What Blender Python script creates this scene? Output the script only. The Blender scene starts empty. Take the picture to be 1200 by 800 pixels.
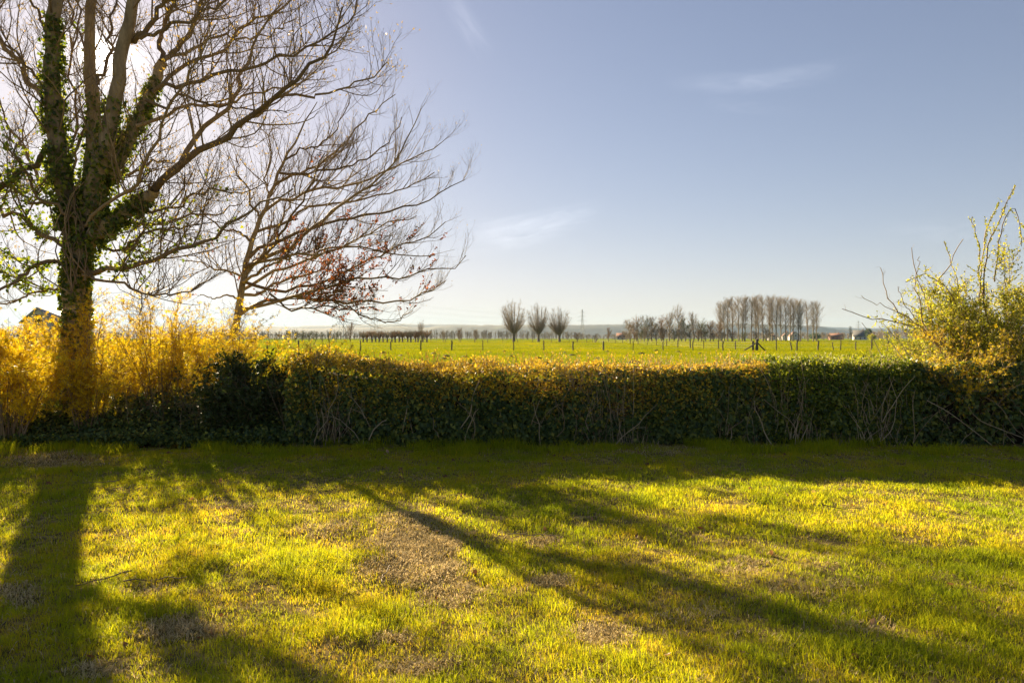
import bpy, math, random
import numpy as np
from mathutils import Vector, noise as mnoise

random.seed(7)
rng = np.random.default_rng(7)
scene = bpy.context.scene
COL = scene.collection

# ------------------------------------------------------------------ camera, sky, sun, exposure
F, CX, CY, CAMZ = 800.0, 600.0, 396.0, 1.6          # focal length and horizon in the photograph's own pixels
cam = bpy.data.cameras.new("camera")
cam_ob = bpy.data.objects.new("camera", cam)
COL.objects.link(cam_ob)
cam_ob.location = (0, 0, CAMZ)
cam_ob.rotation_euler = (math.radians(90 - 0.286), 0, 0)
cam.lens, cam.sensor_width, cam.sensor_fit = 24.0, 36.0, 'HORIZONTAL'
cam.clip_start, cam.clip_end = 0.05, 30000
scene.camera = cam_ob

SUN_AZ, SUN_EL = math.radians(-30.96), math.radians(19.25)   # azimuth from +Y towards +X
SUN_DIR = Vector((math.sin(SUN_AZ) * math.cos(SUN_EL), math.cos(SUN_AZ) * math.cos(SUN_EL), math.sin(SUN_EL)))
SKY_STRENGTH, SUN_STRENGTH, EXPOSURE = 0.052, 5.0, 2.28

world = bpy.data.worlds.new("World")
scene.world = world
world.use_nodes = True
wn, wl = world.node_tree.nodes, world.node_tree.links
wn.clear()


def WN(kind, **kw):
    n = wn.new(kind)
    for k, v in kw.items():
        setattr(n, k, v)
    return n


def wmath(op, a, b=None):
    n = WN('ShaderNodeMath', operation=op)
    for i, v in enumerate((a, b)):
        if v is None:
            continue
        if isinstance(v, (int, float)):
            n.inputs[i].default_value = v
        else:
            wl.new(v, n.inputs[i])
    return n.outputs[0]


sky = WN('ShaderNodeTexSky', sky_type='NISHITA')
sky.sun_disc = False
sky.sun_elevation = SUN_EL
sky.sun_rotation = SUN_AZ
sky.altitude = 50
sky.air_density, sky.dust_density, sky.ozone_density = 1.0, 0.3, 1.0
tc = WN('ShaderNodeTexCoord')
nrm = WN('ShaderNodeVectorMath', operation='NORMALIZE')
wl.new(tc.outputs['Generated'], nrm.inputs[0])
dirv = nrm.outputs[0]
# cosine of the angle between the view direction and the sun
dot = WN('ShaderNodeVectorMath', operation='DOT_PRODUCT')
wl.new(dirv, dot.inputs[0])
dot.inputs[1].default_value = SUN_DIR
cosang = dot.outputs['Value']
# aureole and disc of the sun itself
disc = WN('ShaderNodeMapRange', interpolation_type='SMOOTHSTEP')
disc.inputs['From Min'].default_value = math.cos(math.radians(1.5))
disc.inputs['From Max'].default_value = math.cos(math.radians(0.2))
disc.inputs['To Max'].default_value = 0.9
wl.new(cosang, disc.inputs['Value'])
glow = wmath('MULTIPLY', wmath('POWER', wmath('MAXIMUM', cosang, 0.0), 500.0), 0.05)
glow = wmath('ADD', glow, wmath('MULTIPLY', wmath('POWER', wmath('MAXIMUM', cosang, 0.0), 2500.0), 0.12))
glow2 = wmath('MULTIPLY', wmath('POWER', wmath('MAXIMUM', cosang, 0.0), 30.0), 0.004)
glows = wmath('ADD', glow, glow2)
# soften the contrast between the sky near the sun and away from it
gam = WN('ShaderNodeGamma')
gam.inputs['Gamma'].default_value = 0.78
wl.new(sky.outputs[0], gam.inputs['Color'])
hsv = WN('ShaderNodeMix', data_type='RGBA', blend_type='MULTIPLY')
hsv.inputs['Factor'].default_value = 1.0
wl.new(gam.outputs[0], hsv.inputs['A'])
hsv.inputs['B'].default_value = (.695, .615, .665, 1)
# cirrus streaks in direction space
sep = WN('ShaderNodeSeparateXYZ')
wl.new(dirv, sep.inputs[0])


def cirrus(px, py, length, width, tilt, amp, seed):
    d = Vector(((px - CX) / F, 1.0, (CY - py) / F)).normalized()
    u = Vector((math.cos(tilt), 0, math.sin(tilt)))
    u = (u - d * u.dot(d)).normalized()
    v = d.cross(u)
    def dt(vec):
        n = WN('ShaderNodeVectorMath', operation='DOT_PRODUCT')
        wl.new(dirv, n.inputs[0])
        n.inputs[1].default_value = vec
        return n.outputs['Value']
    a, b, front = dt(u), dt(v), dt(d)
    comb = WN('ShaderNodeCombineXYZ')
    wl.new(wmath('MULTIPLY', a, 9.0), comb.inputs[0])
    wl.new(wmath('MULTIPLY', b, 42.0), comb.inputs[1])
    comb.inputs[2].default_value = seed
    nz = WN('ShaderNodeTexNoise')
    nz.inputs['Scale'].default_value = 1.6
    nz.inputs['Detail'].default_value = 6
    nz.inputs['Roughness'].default_value = 0.62
    nz.inputs['Distortion'].default_value = 0.6
    wl.new(comb.outputs[0], nz.inputs['Vector'])
    nzo = WN('ShaderNodeMapRange')
    nzo.inputs['From Min'].default_value = 0.36
    nzo.inputs['From Max'].default_value = 0.74
    wl.new(nz.outputs['Fac'], nzo.inputs['Value'])
    bb = wmath('ADD', b, wmath('MULTIPLY', wmath('MULTIPLY', a, a), 0.9))
    ea = wmath('EXPONENT' if False else 'POWER', wmath('MAXIMUM', wmath('SUBTRACT', 1.0, wmath('POWER', wmath('ABSOLUTE', wmath('DIVIDE', a, length)), 2.0)), 0.0), 1.6)
    eb = wmath('POWER', wmath('MAXIMUM', wmath('SUBTRACT', 1.0, wmath('POWER', wmath('ABSOLUTE', wmath('DIVIDE', bb, width)), 2.0)), 0.0), 2.0)
    m = wmath('MULTIPLY', wmath('MULTIPLY', ea, eb), nzo.outputs[0])
    m = wmath('MULTIPLY', m, wmath('GREATER_THAN', front, 0.5))
    return wmath('MULTIPLY', m, amp)


cl = None
for args in [(622, 266, .115, .026, .17, .34, 1.3), (600, 285, .09, .02, .1, .12, 5.3), (890, 96, .13, .018, .09, .2, 2.1), (880, 126, .07, .012, -.05, .1, 8.2),
             (548, 30, .055, .02, -1.0, .2, 3.7), (1120, 270, .1, .02, .08, .09, 4.9)]:
    c = cirrus(*args)
    cl = c if cl is None else wmath('ADD', cl, c)
# the brightest part of the sky levels off, its brightness compressed towards a limit
def soft(v, lim=6.2):
    q = wmath('POWER', wmath('DIVIDE', v, lim), 4.0)
    return wmath('DIVIDE', v, wmath('POWER', wmath('ADD', q, 1.0), 0.25))


sepc = WN('ShaderNodeSeparateColor')
wl.new(hsv.outputs['Result'], sepc.inputs[0])
cmbc = WN('ShaderNodeCombineColor')
for i in range(3):
    wl.new(soft(sepc.outputs[i], (4.35, 4.25, 4.3)[i]), cmbc.inputs[i])
bg = WN('ShaderNodeBackground')
bg.inputs['Strength'].default_value = SKY_STRENGTH
wl.new(cmbc.outputs[0], bg.inputs['Color'])
bg2 = WN('ShaderNodeBackground')
bg2.inputs['Color'].default_value = (1.0, .93, .82, 1)
wl.new(wmath('ADD', glows, disc.outputs[0]), bg2.inputs['Strength'])
bg3 = WN('ShaderNodeBackground')
bg3.inputs['Color'].default_value = (1.0, .97, .95, 1)
wl.new(wmath('MULTIPLY', cl, 0.17), bg3.inputs['Strength'])
ad1, ad2 = WN('ShaderNodeAddShader'), WN('ShaderNodeAddShader')
wl.new(bg.outputs[0], ad1.inputs[0])
wl.new(bg2.outputs[0], ad1.inputs[1])
wl.new(ad1.outputs[0], ad2.inputs[0])
wl.new(bg3.outputs[0], ad2.inputs[1])
wo = WN('ShaderNodeOutputWorld')
wl.new(ad2.outputs[0], wo.inputs['Surface'])

sun = bpy.data.lights.new("sun", 'SUN')
sun.energy, sun.angle, sun.color = SUN_STRENGTH, math.radians(0.65), (1.0, .8, .52)
sun_ob = bpy.data.objects.new("sun", sun)
COL.objects.link(sun_ob)
sun_ob.rotation_euler = (-SUN_DIR).to_track_quat('-Z', 'Y').to_euler()
sun_ob.location = SUN_DIR * 50

vs = scene.view_settings
vs.view_transform, vs.look, vs.gamma, vs.exposure, vs.use_curve_mapping = 'Standard', 'None', 1.0, EXPOSURE, False
cy = scene.cycles
cy.use_denoising = True
try:
    cy.denoiser = 'OPENIMAGEDENOISE'
except Exception:
    pass
cy.max_bounces, cy.diffuse_bounces, cy.glossy_bounces, cy.transmission_bounces, cy.volume_bounces = 6, 4, 2, 5, 1
cy.sample_clamp_indirect = 6.0

# ------------------------------------------------------------------ helpers
def px(x, y, d):
    """a point of the photograph at depth d metres"""
    return np.array([(x - CX) / F * d, d, CAMZ - (y - CY) / F * d])


def gx(x, d):
    return (x - CX) / F * d


def vnoise(x, y, s=1.0, seed=0.0, oct=3):
    """smooth value noise in about -1..1, vectorised"""
    x, y = np.asarray(x, float) * s, np.asarray(y, float) * s
    out, amp, tot = 0, 1.0, 0
    for o in range(oct):
        xi, yi = np.floor(x), np.floor(y)
        fx, fy = x - xi, y - yi
        fx, fy = fx * fx * (3 - 2 * fx), fy * fy * (3 - 2 * fy)
        def h(a, b):
            v = np.sin(a * 127.1 + b * 311.7 + seed * 74.7 + o * 19.3) * 43758.5453
            return v - np.floor(v)
        n = (h(xi, yi) * (1 - fx) + h(xi + 1, yi) * fx) * (1 - fy) + (h(xi, yi + 1) * (1 - fx) + h(xi + 1, yi + 1) * fx) * fy
        out = out + amp * (n * 2 - 1)
        tot += amp
        amp *= .5
        x, y = x * 2.03 + 7.1, y * 2.03 + 3.7
    return out / tot


def unit(v):
    return v / np.maximum(np.linalg.norm(v, axis=-1, keepdims=True), 1e-9)


def tag(o, label=None, cat=None, group=None, kind=None):
    for k, v in (('label', label), ('category', cat), ('group', group), ('kind', kind)):
        if v:
            o[k] = v
    return o


def empty(name, loc=(0, 0, 0), rz=0.0):
    o = bpy.data.objects.new(name, None)
    COL.objects.link(o)
    o.location = loc
    o.rotation_euler = (0, 0, rz)
    o.empty_display_size = .2
    return o


def link(name, me, parent=None):
    o = bpy.data.objects.new(name, me)
    COL.objects.link(o)
    if parent is not None:
        o.parent = parent
    return o


class MB:
    """collects geometry; build() links it as ONE mesh object"""

    def __init__(self):
        self.V, self.Q, self.T, self.A, self.M, self.n = [], [], [], [], [], 0

    def add(self, V, quads=None, tris=None, tint=0.5):
        V = np.asarray(V, float).reshape(-1, 3)
        if quads is not None and len(quads):
            self.Q.append(np.asarray(quads, np.int64).reshape(-1, 4) + self.n)
        if tris is not None and len(tris):
            self.T.append(np.asarray(tris, np.int64).reshape(-1, 3) + self.n)
        self.V.append(V)
        self.A.append(np.broadcast_to(np.asarray(tint, float), (len(V),)) if np.ndim(tint) == 0 else np.asarray(tint, float))
        self.n += len(V)

    def box(self, c, s, rz=0.0, tint=.5):
        x, y, z = np.array(s) / 2
        v = np.array([(-x, -y, -z), (x, -y, -z), (x, y, -z), (-x, y, -z), (-x, -y, z), (x, -y, z), (x, y, z), (-x, y, z)])
        r = np.array([[math.cos(rz), -math.sin(rz), 0], [math.sin(rz), math.cos(rz), 0], [0, 0, 1]])
        self.add(v @ r.T + np.array(c), [(0, 3, 2, 1), (4, 5, 6, 7), (0, 1, 5, 4), (1, 2, 6, 5), (2, 3, 7, 6), (3, 0, 4, 7)], tint=tint)

    def tubes(self, P, R, sides=4, cap=True, lump=0.0, tint=None):
        """P [K,M,3] centre lines, R [K,M] radii"""
        P, R = np.asarray(P, float), np.asarray(R, float)
        if P.ndim == 2:
            P, R = P[None], R[None]
        K, M, _ = P.shape
        if K == 0:
            return
        Tn = np.empty_like(P)
        Tn[:, 1:-1] = P[:, 2:] - P[:, :-2]
        Tn[:, 0], Tn[:, -1] = P[:, 1] - P[:, 0], P[:, -1] - P[:, -2]
        Tn = unit(Tn)
        ax = unit(P[:, -1] - P[:, 0])
        ref = np.where(np.abs(ax[:, 2:3]) < .8, np.array([[0, 0, 1.0]]), np.array([[1.0, 0, 0]]))
        ref = np.broadcast_to(ref[:, None, :], P.shape)
        U = unit(ref - Tn * (ref * Tn).sum(-1, keepdims=True))
        W = np.cross(Tn, U)
        a = np.arange(sides) * 2 * np.pi / sides
        rr = R[:, :, None] * np.ones(sides)
        if lump:
            rr = rr * (1 + lump * rng.normal(size=rr.shape).clip(-2, 2))
        V = P[:, :, None, :] + rr[..., None] * (np.cos(a)[None, None, :, None] * U[:, :, None, :] + np.sin(a)[None, None, :, None] * W[:, :, None, :])
        base = (np.arange(K) * M * sides)[:, None, None]
        i = np.arange(M - 1)[None, :, None] * sides
        j = np.arange(sides)[None, None, :]
        j2 = (j + 1) % sides
        q = np.stack([base + i + j, base + i + j2, base + i + sides + j2, base + i + sides + j], -1).reshape(-1, 4)
        t = None
        if tint is None:
            tint = rng.random(K)
        self.add(V, q, t, np.repeat(np.broadcast_to(tint, (K,)), M * sides))
        if cap and sides == 4:
            pass

    def inst(self, tv, tq, tt, C, X, Y, Z, tint):
        """instances of a small template; X, Y, Z are the (scaled) axes [N,3]"""
        tv = np.asarray(tv, float)
        N, T = len(C), len(tv)
        if N == 0:
            return
        V = C[:, None, :] + tv[None, :, 0:1] * X[:, None, :] + tv[None, :, 1:2] * Y[:, None, :] + tv[None, :, 2:3] * Z[:, None, :]
        off = (np.arange(N) * T)[:, None, None]
        q = (np.asarray(tq, np.int64)[None] + off).reshape(-1, 4) if tq is not None and len(tq) else None
        t = (np.asarray(tt, np.int64)[None] + off).reshape(-1, 3) if tt is not None and len(tt) else None
        self.add(V, q, t, np.repeat(np.broadcast_to(tint, (N,)), T))

    def leaves(self, C, D, Nn, L, Wd, tint, tpl='leaf'):
        """pointed folded leaves at C pointing along D with normal Nn"""
        D = unit(D)
        X = unit(np.cross(D, Nn))
        Z = np.cross(X, D)
        L = np.broadcast_to(L, (len(C),))[:, None]
        Wd = np.broadcast_to(Wd, (len(C),))[:, None]
        tv, tq, tt = TPL[tpl]
        self.inst(tv, tq, tt, C, X * Wd, D * L, Z * L, tint)

    def mesh(self, name, mat, smooth=False):
        me = bpy.data.meshes.new(name)
        V = np.concatenate(self.V)
        Q = np.concatenate(self.Q) if self.Q else np.zeros((0, 4), np.int64)
        T = np.concatenate(self.T) if self.T else np.zeros((0, 3), np.int64)
        me.vertices.add(len(V))
        me.vertices.foreach_set('co', V.astype(np.float32).ravel())
        loops = np.concatenate([Q.ravel(), T.ravel()]).astype(np.int32)
        me.loops.add(len(loops))
        me.loops.foreach_set('vertex_index', loops)
        starts = np.concatenate([np.arange(len(Q)) * 4, len(Q) * 4 + np.arange(len(T)) * 3]).astype(np.int32)
        me.polygons.add(len(starts))
        me.polygons.foreach_set('loop_start', starts)
        at = me.attributes.new('tint', 'FLOAT', 'POINT')
        at.data.foreach_set('value', np.concatenate(self.A).astype(np.float32))
        me.update(calc_edges=True)
        if smooth:
            me.polygons.foreach_set('use_smooth', np.ones(len(starts), bool))
        me.materials.append(mat)
        return me

    def build(self, name, mat, parent=None, smooth=False):
        return link(name, self.mesh(name, mat, smooth), parent)


TPL = {
    'leaf': ([(0, 0, 0), (-.5, .4, .1), (.5, .4, .1), (0, .42, 0), (0, 1, -.12)], [(0, 3, 4, 1), (0, 2, 4, 3)], None),
    'ivy': ([(0, 0, 0), (-.5, .12, .06), (-.33, .5, .05), (0, .45, 0), (0, 1, -.1), (.33, .5, .05), (.5, .12, .06)],
            [(0, 3, 2, 1), (0, 6, 5, 3)], [(2, 3, 4), (3, 5, 4)]),
    'curl': ([(0, 0, 0), (-.5, .35, .3), (.45, .4, .22), (0, .42, 0), (.08, .9, .28)], [(0, 3, 4, 1), (0, 2, 4, 3)], None),
}
_fv, _fq = [(0, 0, 0)], []
for _k in range(4):
    _a = _k * math.pi / 2
    _c, _s = math.cos(_a), math.sin(_a)
    _n = len(_fv)
    for (u, v, w) in ((.42, -.17, .12), (1.0, 0, .30), (.42, .17, .12)):
        _fv.append((u * _c - v * _s, u * _s + v * _c, w))
    _fq.append((0, _n, _n + 1, _n + 2))
TPL['flower'] = ([(a * .5, b * .5, c * .5) for a, b, c in _fv], _fq, None)


def rand_dirs(n):
    return unit(rng.normal(size=(n, 3)))


# ------------------------------------------------------------------ materials
def nodes(name):
    m = bpy.data.materials.new(name)
    m.use_nodes = True
    nt = m.node_tree
    nt.nodes.clear()
    return m, nt.nodes, nt.links


def ramp(N, L, src, stops):
    r = N.new('ShaderNodeValToRGB')
    el = r.color_ramp.elements
    el[0].position, el[0].color = stops[0][0], (*stops[0][1], 1)
    el[1].position, el[1].color = stops[-1][0], (*stops[-1][1], 1)
    for p, c in stops[1:-1]:
        e = el.new(p)
        e.color = (*c, 1)
    L.new(src, r.inputs['Fac'])
    return r.outputs['Color']


def leaf_mat(name, stops, trans=.5, tcol=None, rough=.5, spec=.3, tgain=1.0):
    """thin leaf: diffuse + translucent + a little gloss; the colour varies leaf by leaf with 'tint'"""
    m, N, L = nodes(name)
    at = N.new('ShaderNodeAttribute')
    at.attribute_name = 'tint'
    c = ramp(N, L, at.outputs['Fac'], stops)
    pr = N.new('ShaderNodeBsdfPrincipled')
    L.new(c, pr.inputs['Base Color'])
    pr.inputs['Roughness'].default_value = rough
    pr.inputs['Specular IOR Level'].default_value = spec
    tr = N.new('ShaderNodeBsdfTranslucent')
    mx = N.new('ShaderNodeMix')
    mx.data_type, mx.blend_type = 'RGBA', 'MULTIPLY'
    mx.inputs['Factor'].default_value = 1.0
    L.new(c, mx.inputs['A'])
    mx.inputs['B'].default_value = (*(tcol or (1, 1, 1)), 1)
    L.new(mx.outputs['Result'], tr.inputs['Color'])
    ms = N.new('ShaderNodeMixShader')
    ms.inputs['Fac'].default_value = trans
    L.new(pr.outputs[0], ms.inputs[1])
    L.new(tr.outputs[0], ms.inputs[2])
    o = N.new('ShaderNodeOutputMaterial')
    L.new(ms.outputs[0], o.inputs['Surface'])
    return m


def solid_mat(name, stops, scale=6.0, rough=.85, bump=.3, stretch=(1, 1, 1), detail=6, spec=.25, use_tint=0.0):
    """opaque surface whose colour follows fractal noise in object space"""
    m, N, L = nodes(name)
    tcn = N.new('ShaderNodeTexCoord')
    mp = N.new('ShaderNodeMapping')
    mp.inputs['Scale'].default_value = stretch
    L.new(tcn.outputs['Object'], mp.inputs['Vector'])
    nz = N.new('ShaderNodeTexNoise')
    nz.inputs['Scale'].default_value = scale
    nz.inputs['Detail'].default_value = detail
    nz.inputs['Roughness'].default_value = .65
    L.new(mp.outputs[0], nz.inputs['Vector'])
    fac = nz.outputs['Fac']
    if use_tint:
        at = N.new('ShaderNodeAttribute')
        at.attribute_name = 'tint'
        mm = N.new('ShaderNodeMix')
        mm.inputs['Factor'].default_value = use_tint
        L.new(fac, mm.inputs['A'])
        L.new(at.outputs['Fac'], mm.inputs['B'])
        fac = mm.outputs['Result']
    c = ramp(N, L, fac, stops)
    pr = N.new('ShaderNodeBsdfPrincipled')
    L.new(c, pr.inputs['Base Color'])
    pr.inputs['Roughness'].default_value = rough
    pr.inputs['Specular IOR Level'].default_value = spec
    if bump:
        b = N.new('ShaderNodeBump')
        b.inputs['Strength'].default_value = bump
        b.inputs['Distance'].default_value = .02
        L.new(nz.outputs['Fac'], b.inputs['Height'])
        L.new(b.outputs[0], pr.inputs['Normal'])
    o = N.new('ShaderNodeOutputMaterial')
    L.new(pr.outputs[0], o.inputs['Surface'])
    return m


M_GRASS = leaf_mat('grass_blades', [(0, (.22, .3, .018)), (.45, (.38, .42, .018)), (.72, (.5, .46, .018)), (.88, (.58, .45, .05)), (1, (.46, .3, .1))], .62, (1.25, 1.15, .5), .7, .08)
M_THATCH = leaf_mat('dry_thatch', [(0, (.22, .17, .07)), (.5, (.52, .42, .2)), (1, (.72, .6, .34))], .42, (1.1, 1, .8), .8, .05)
M_PASTURE = leaf_mat('pasture_blades', [(0, (.08, .105, .004)), (.5, (.165, .185, .004)), (1, (.26, .24, .01))], .6, (1.25, 1.1, .4), .9, .0)
M_SOIL = solid_mat('lawn_soil', [(.3, (.06, .045, .025)), (.46, (.14, .11, .04)), (.6, (.3, .22, .085)), (.8, (.42, .32, .16))], 14, 1.0, .8, spec=0.0)
M_FIELD = solid_mat('pasture_soil', [(.3, (.08, .12, .006)), (.5, (.14, .17, .008)), (.7, (.2, .2, .02))], .35, 1.0, .2, spec=0.0)
M_BARK = solid_mat('bark', [(.3, (.11, .085, .055)), (.5, (.24, .19, .12)), (.7, (.38, .31, .2))], 9, .9, .7, (1, 1, .35), use_tint=.12)
M_TWIG = solid_mat('twig_bark', [(.3, (.12, .085, .052)), (.55, (.22, .16, .095)), (.8, (.33, .25, .15))], 4, .8, .0, use_tint=.4)
M_FARBARK = solid_mat('far_bark', [(.3, (.15, .115, .075)), (.55, (.25, .195, .13)), (.8, (.35, .285, .185))], .5, .9, .0, use_tint=.5)
M_IVY = leaf_mat('ivy_leaves', [(0, (.026, .05, .02)), (.45, (.065, .11, .034)), (.8, (.12, .16, .036)), (1, (.26, .26, .045))], .3, (1.7, 1.6, .5), .5, .3)
M_IVYTREE = leaf_mat('trunk_ivy_leaves', [(0, (.04, .07, .016)), (.5, (.085, .13, .022)), (1, (.24, .27, .035))], .48, (1.5, 1.4, .5), .4, .45)
M_DARK = leaf_mat('evergreen_leaves', [(0, (.022, .042, .016)), (.6, (.042, .07, .022)), (1, (.09, .12, .03))], .25, (1.6, 1.5, .5), .5, .3)
M_PRIVET = leaf_mat('privet_leaves', [(0, (.035, .07, .014)), (.5, (.085, .14, .018)), (1, (.26, .29, .025))], .45, (1.6, 1.4, .5), .45, .3)
M_FORSY = leaf_mat('forsythia_petals', [(0, (.48, .28, .01)), (.45, (.7, .49, .012)), (1, (.82, .65, .04))], .42, (1.0, 1.0, .6), .55, .15)
M_BEECH = leaf_mat('brown_hedge_leaves', [(0, (.19, .1, .03)), (.5, (.39, .3, .05)), (1, (.62, .52, .06))], .5, (1.2, 1.0, .6), .6, .2)
M_FRESH = leaf_mat('spring_leaves', [(0, (.14, .18, .02)), (.5, (.3, .34, .03)), (1, (.55, .48, .04))], .5, (1.2, 1.1, .6), .5, .25)
M_DEAD = leaf_mat('withered_leaves', [(0, (.07, .035, .022)), (.5, (.15, .07, .035)), (.8, (.24, .1, .04)), (1, (.42, .2, .06))], .42, (1.5, 1.0, .7), .6, .2)
M_LITTER = leaf_mat('fallen_leaf', [(0, (.1, .05, .025)), (.5, (.22, .11, .05)), (.85, (.34, .2, .1)), (1, (.48, .36, .25))], .25, (1.2, 1, .7), .6, .25)
M_POST = solid_mat('weathered_post', [(.3, (.05, .042, .034)), (.6, (.10, .085, .066)), (.8, (.16, .14, .11))], 8, .9, .4, (1, 1, .2), use_tint=.4)
M_STEEL = solid_mat('galvanised_steel', [(.3, (.22, .23, .24)), (.7, (.32, .33, .34))], .5, .6, 0)
M_HILL = solid_mat('wooded_hill', [(.3, (.02, .026, .024)), (.5, (.04, .042, .034)), (.62, (.06, .062, .042)), (.8, (.11, .12, .06))], .006, 1.0, 0, (1, 1, 3))
M_WHITE = solid_mat('white_render', [(.3, (.42, .4, .38)), (.7, (.55, .53, .5))], .8, .9, 0)
M_BRICK = solid_mat('brick_wall', [(.3, (.24, .13, .09)), (.7, (.34, .2, .14))], 1.2, .9, 0)
M_ROOFR = solid_mat('red_roof_tiles', [(.3, (.13, .07, .05)), (.7, (.2, .11, .08))], 1.0, .85, 0)
M_ROOFG = solid_mat('grey_roof_tiles', [(.3, (.07, .07, .072)), (.7, (.11, .11, .11))], 1.0, .8, 0)
M_GLASS = solid_mat('window_glass', [(.3, (.03, .035, .04)), (.7, (.05, .055, .06))], 1.0, .15, 0, spec=.6)
M_STEM = solid_mat('hedge_stem_bark', [(.3, (.2, .15, .09)), (.55, (.34, .27, .17)), (.8, (.46, .38, .25))], 4, .8, .0, use_tint=.5)
M_CORE = solid_mat('hedge_dark_filler', [(.3, (.014, .012, .008)), (.7, (.035, .03, .018))], 12, .95, .6)  # dark colour of the filler cores added inside hedge and ivy

# ------------------------------------------------------------------ the ground
def lawn_z(x, y):
    return .05 * vnoise(x, y, .55, 3) + .032 * vnoise(x, y, 2.1, 5) + .012 * vnoise(x, y, 7.0, 6)


def grid_mesh(xs, ys, zf):
    X, Y = np.meshgrid(xs, ys)
    V = np.stack([X, Y, zf(X, Y)], -1).reshape(-1, 3)
    nx, ny = len(xs), len(ys)
    i = (np.arange(ny - 1)[:, None] * nx + np.arange(nx - 1)[None]).ravel()
    return V, np.stack([i, i + 1, i + 1 + nx, i + nx], -1)


mb = MB()
mb.add(*grid_mesh(np.linspace(-15, 15, 601), np.linspace(-4, 11.6, 313), lawn_z))
tag(mb.build('lawn', M_SOIL, smooth=True), kind='structure')


def field_z(x, y):
    s = np.clip((y - 9) / 2.5, 0, 1)
    return -.25 * (1 - s) + s * np.where(y < 400, .05 * vnoise(x, y, .12, 9), 0) * np.clip((y - 11) / 10, 0, 1)


mb = MB()
ys = np.concatenate([np.linspace(-60, 8, 18), np.linspace(9, 40, 40), np.linspace(42, 330, 145), np.linspace(360, 9000, 60)])
xs = np.concatenate([np.linspace(-9000, -330, 40), np.linspace(-300, 300, 241), np.linspace(330, 9000, 40)])
mb.add(*grid_mesh(xs, ys, field_z))
tag(mb.build('pasture', M_FIELD, smooth=True), kind='structure')

# hills along the horizon
def ridge(name, d, prof, depth, seed):
    xs_ = np.linspace(gx(-500, d), gx(1700, d), 500)
    pxs = xs_ / d * F + CX
    top = np.interp(pxs, [p[0] for p in prof], [p[1] for p in prof])
    zt = CAMZ + (CY - top) / F * d
    rows, tts = [], np.linspace(0, 1, 14)
    for t in tts:
        yv = d - depth * .5 + depth * t
        k = math.sin(min(t * 1.0, .5) * math.pi) ** 1.3 if t < .5 else 1.0 - (t - .5) * .8
        z = (zt * k) * (1 + .0 * t) + (5.0 * vnoise(xs_, np.full_like(xs_, yv), .018, seed) + 3.5 * vnoise(xs_, np.full_like(xs_, yv), .07, seed + 3)) * (k > .25)
        rows.append(np.stack([xs_, np.full_like(xs_, yv), z - 2], -1))
    V = np.concatenate(rows)
    nx = len(xs_)
    i = (np.arange(13)[:, None] * nx + np.arange(nx - 1)[None]).ravel()
    m = MB()
    m.add(V, np.stack([i, i + 1, i + 1 + nx, i + nx], -1))
    tag(m.build(name, M_HILL, smooth=True), kind='structure')


ridge('hills', 3400, [(-500, 384), (100, 385), (350, 385), (430, 383), (470, 381.5), (500, 383), (520, 381), (560, 380.5), (640, 380), (700, 380), (780, 380.5), (880, 378.5),
                      (950, 381), (975, 386), (990, 385), (1100, 386), (1700, 384)], 900, 1)
ridge('far_hills', 5200, [(-500, 380), (350, 382), (470, 379), (600, 381), (760, 379.5), (900, 380), (1000, 384), (1700, 384)], 1200, 2)

# the air between here and the hills
HAZE = True
if HAZE:
    mb = MB()
    mb.box((0, 3400, 99), (16000, 7600, 202))
    m, N, L = nodes('haze_air')
    pv = N.new('ShaderNodeVolumePrincipled')
    pv.inputs['Color'].default_value = (.36, .6, .97, 1)
    pv.inputs['Density'].default_value = 0.5e-4
    pv.inputs['Anisotropy'].default_value = 0.0
    o = N.new('ShaderNodeOutputMaterial')
    L.new(pv.outputs[0], o.inputs['Volume'])
    hz = mb.build('haze', m)
    tag(hz, kind='stuff')

# ------------------------------------------------------------------ branches
def smooth_line(pts, n):
    """Catmull-Rom through pts (any columns), n samples evenly along the length"""
    p = np.asarray(pts, float)
    p = np.concatenate([[2 * p[0] - p[1]], p, [2 * p[-1] - p[-2]]])
    out = []
    for i in range(1, len(p) - 2):
        t = np.linspace(0, 1, 12, endpoint=False)[:, None]
        a, b, c, d = p[i - 1], p[i], p[i + 1], p[i + 2]
        out.append(.5 * ((2 * b) + (-a + c) * t + (2 * a - 5 * b + 4 * c - d) * t ** 2 + (-a + 3 * b - 3 * c + d) * t ** 3))
    out = np.concatenate(out + [p[-2:-1]])
    s = np.concatenate([[0], np.cumsum(np.linalg.norm(np.diff(out[:, :3], axis=0), axis=1))])
    u = np.linspace(0, s[-1], n)
    return np.stack([np.interp(u, s, out[:, k]) for k in range(out.shape[1])], -1)


def limb(pix, d0, slope, w0, w1, n=16, wob=.02, bend=0.0):
    """a limb through photo pixels; depth starts at d0 and changes by slope metres per 100 px along it; widths in pixels"""
    pix = np.asarray(pix, float)
    s = np.concatenate([[0], np.cumsum(np.linalg.norm(np.diff(pix, axis=0), axis=1))])
    d = d0 + slope * s / 100 + bend * (s / s[-1]) ** 2
    P = np.array([px(x, y, dd) for (x, y), dd in zip(pix, d)])
    w = np.interp(s, [0, s[-1]], [w0, w1])
    R = w * d / F / 2
    o = smooth_line(np.concatenate([P, R[:, None]], 1), n)
    P, R = o[:, :3], o[:, 3]
    seg = np.linalg.norm(P[-1] - P[0]) / n
    wv = rng.normal(size=(n, 3)) * min(wob, seg * .25)
    wv[0] = 0
    return P + wv, R


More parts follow.
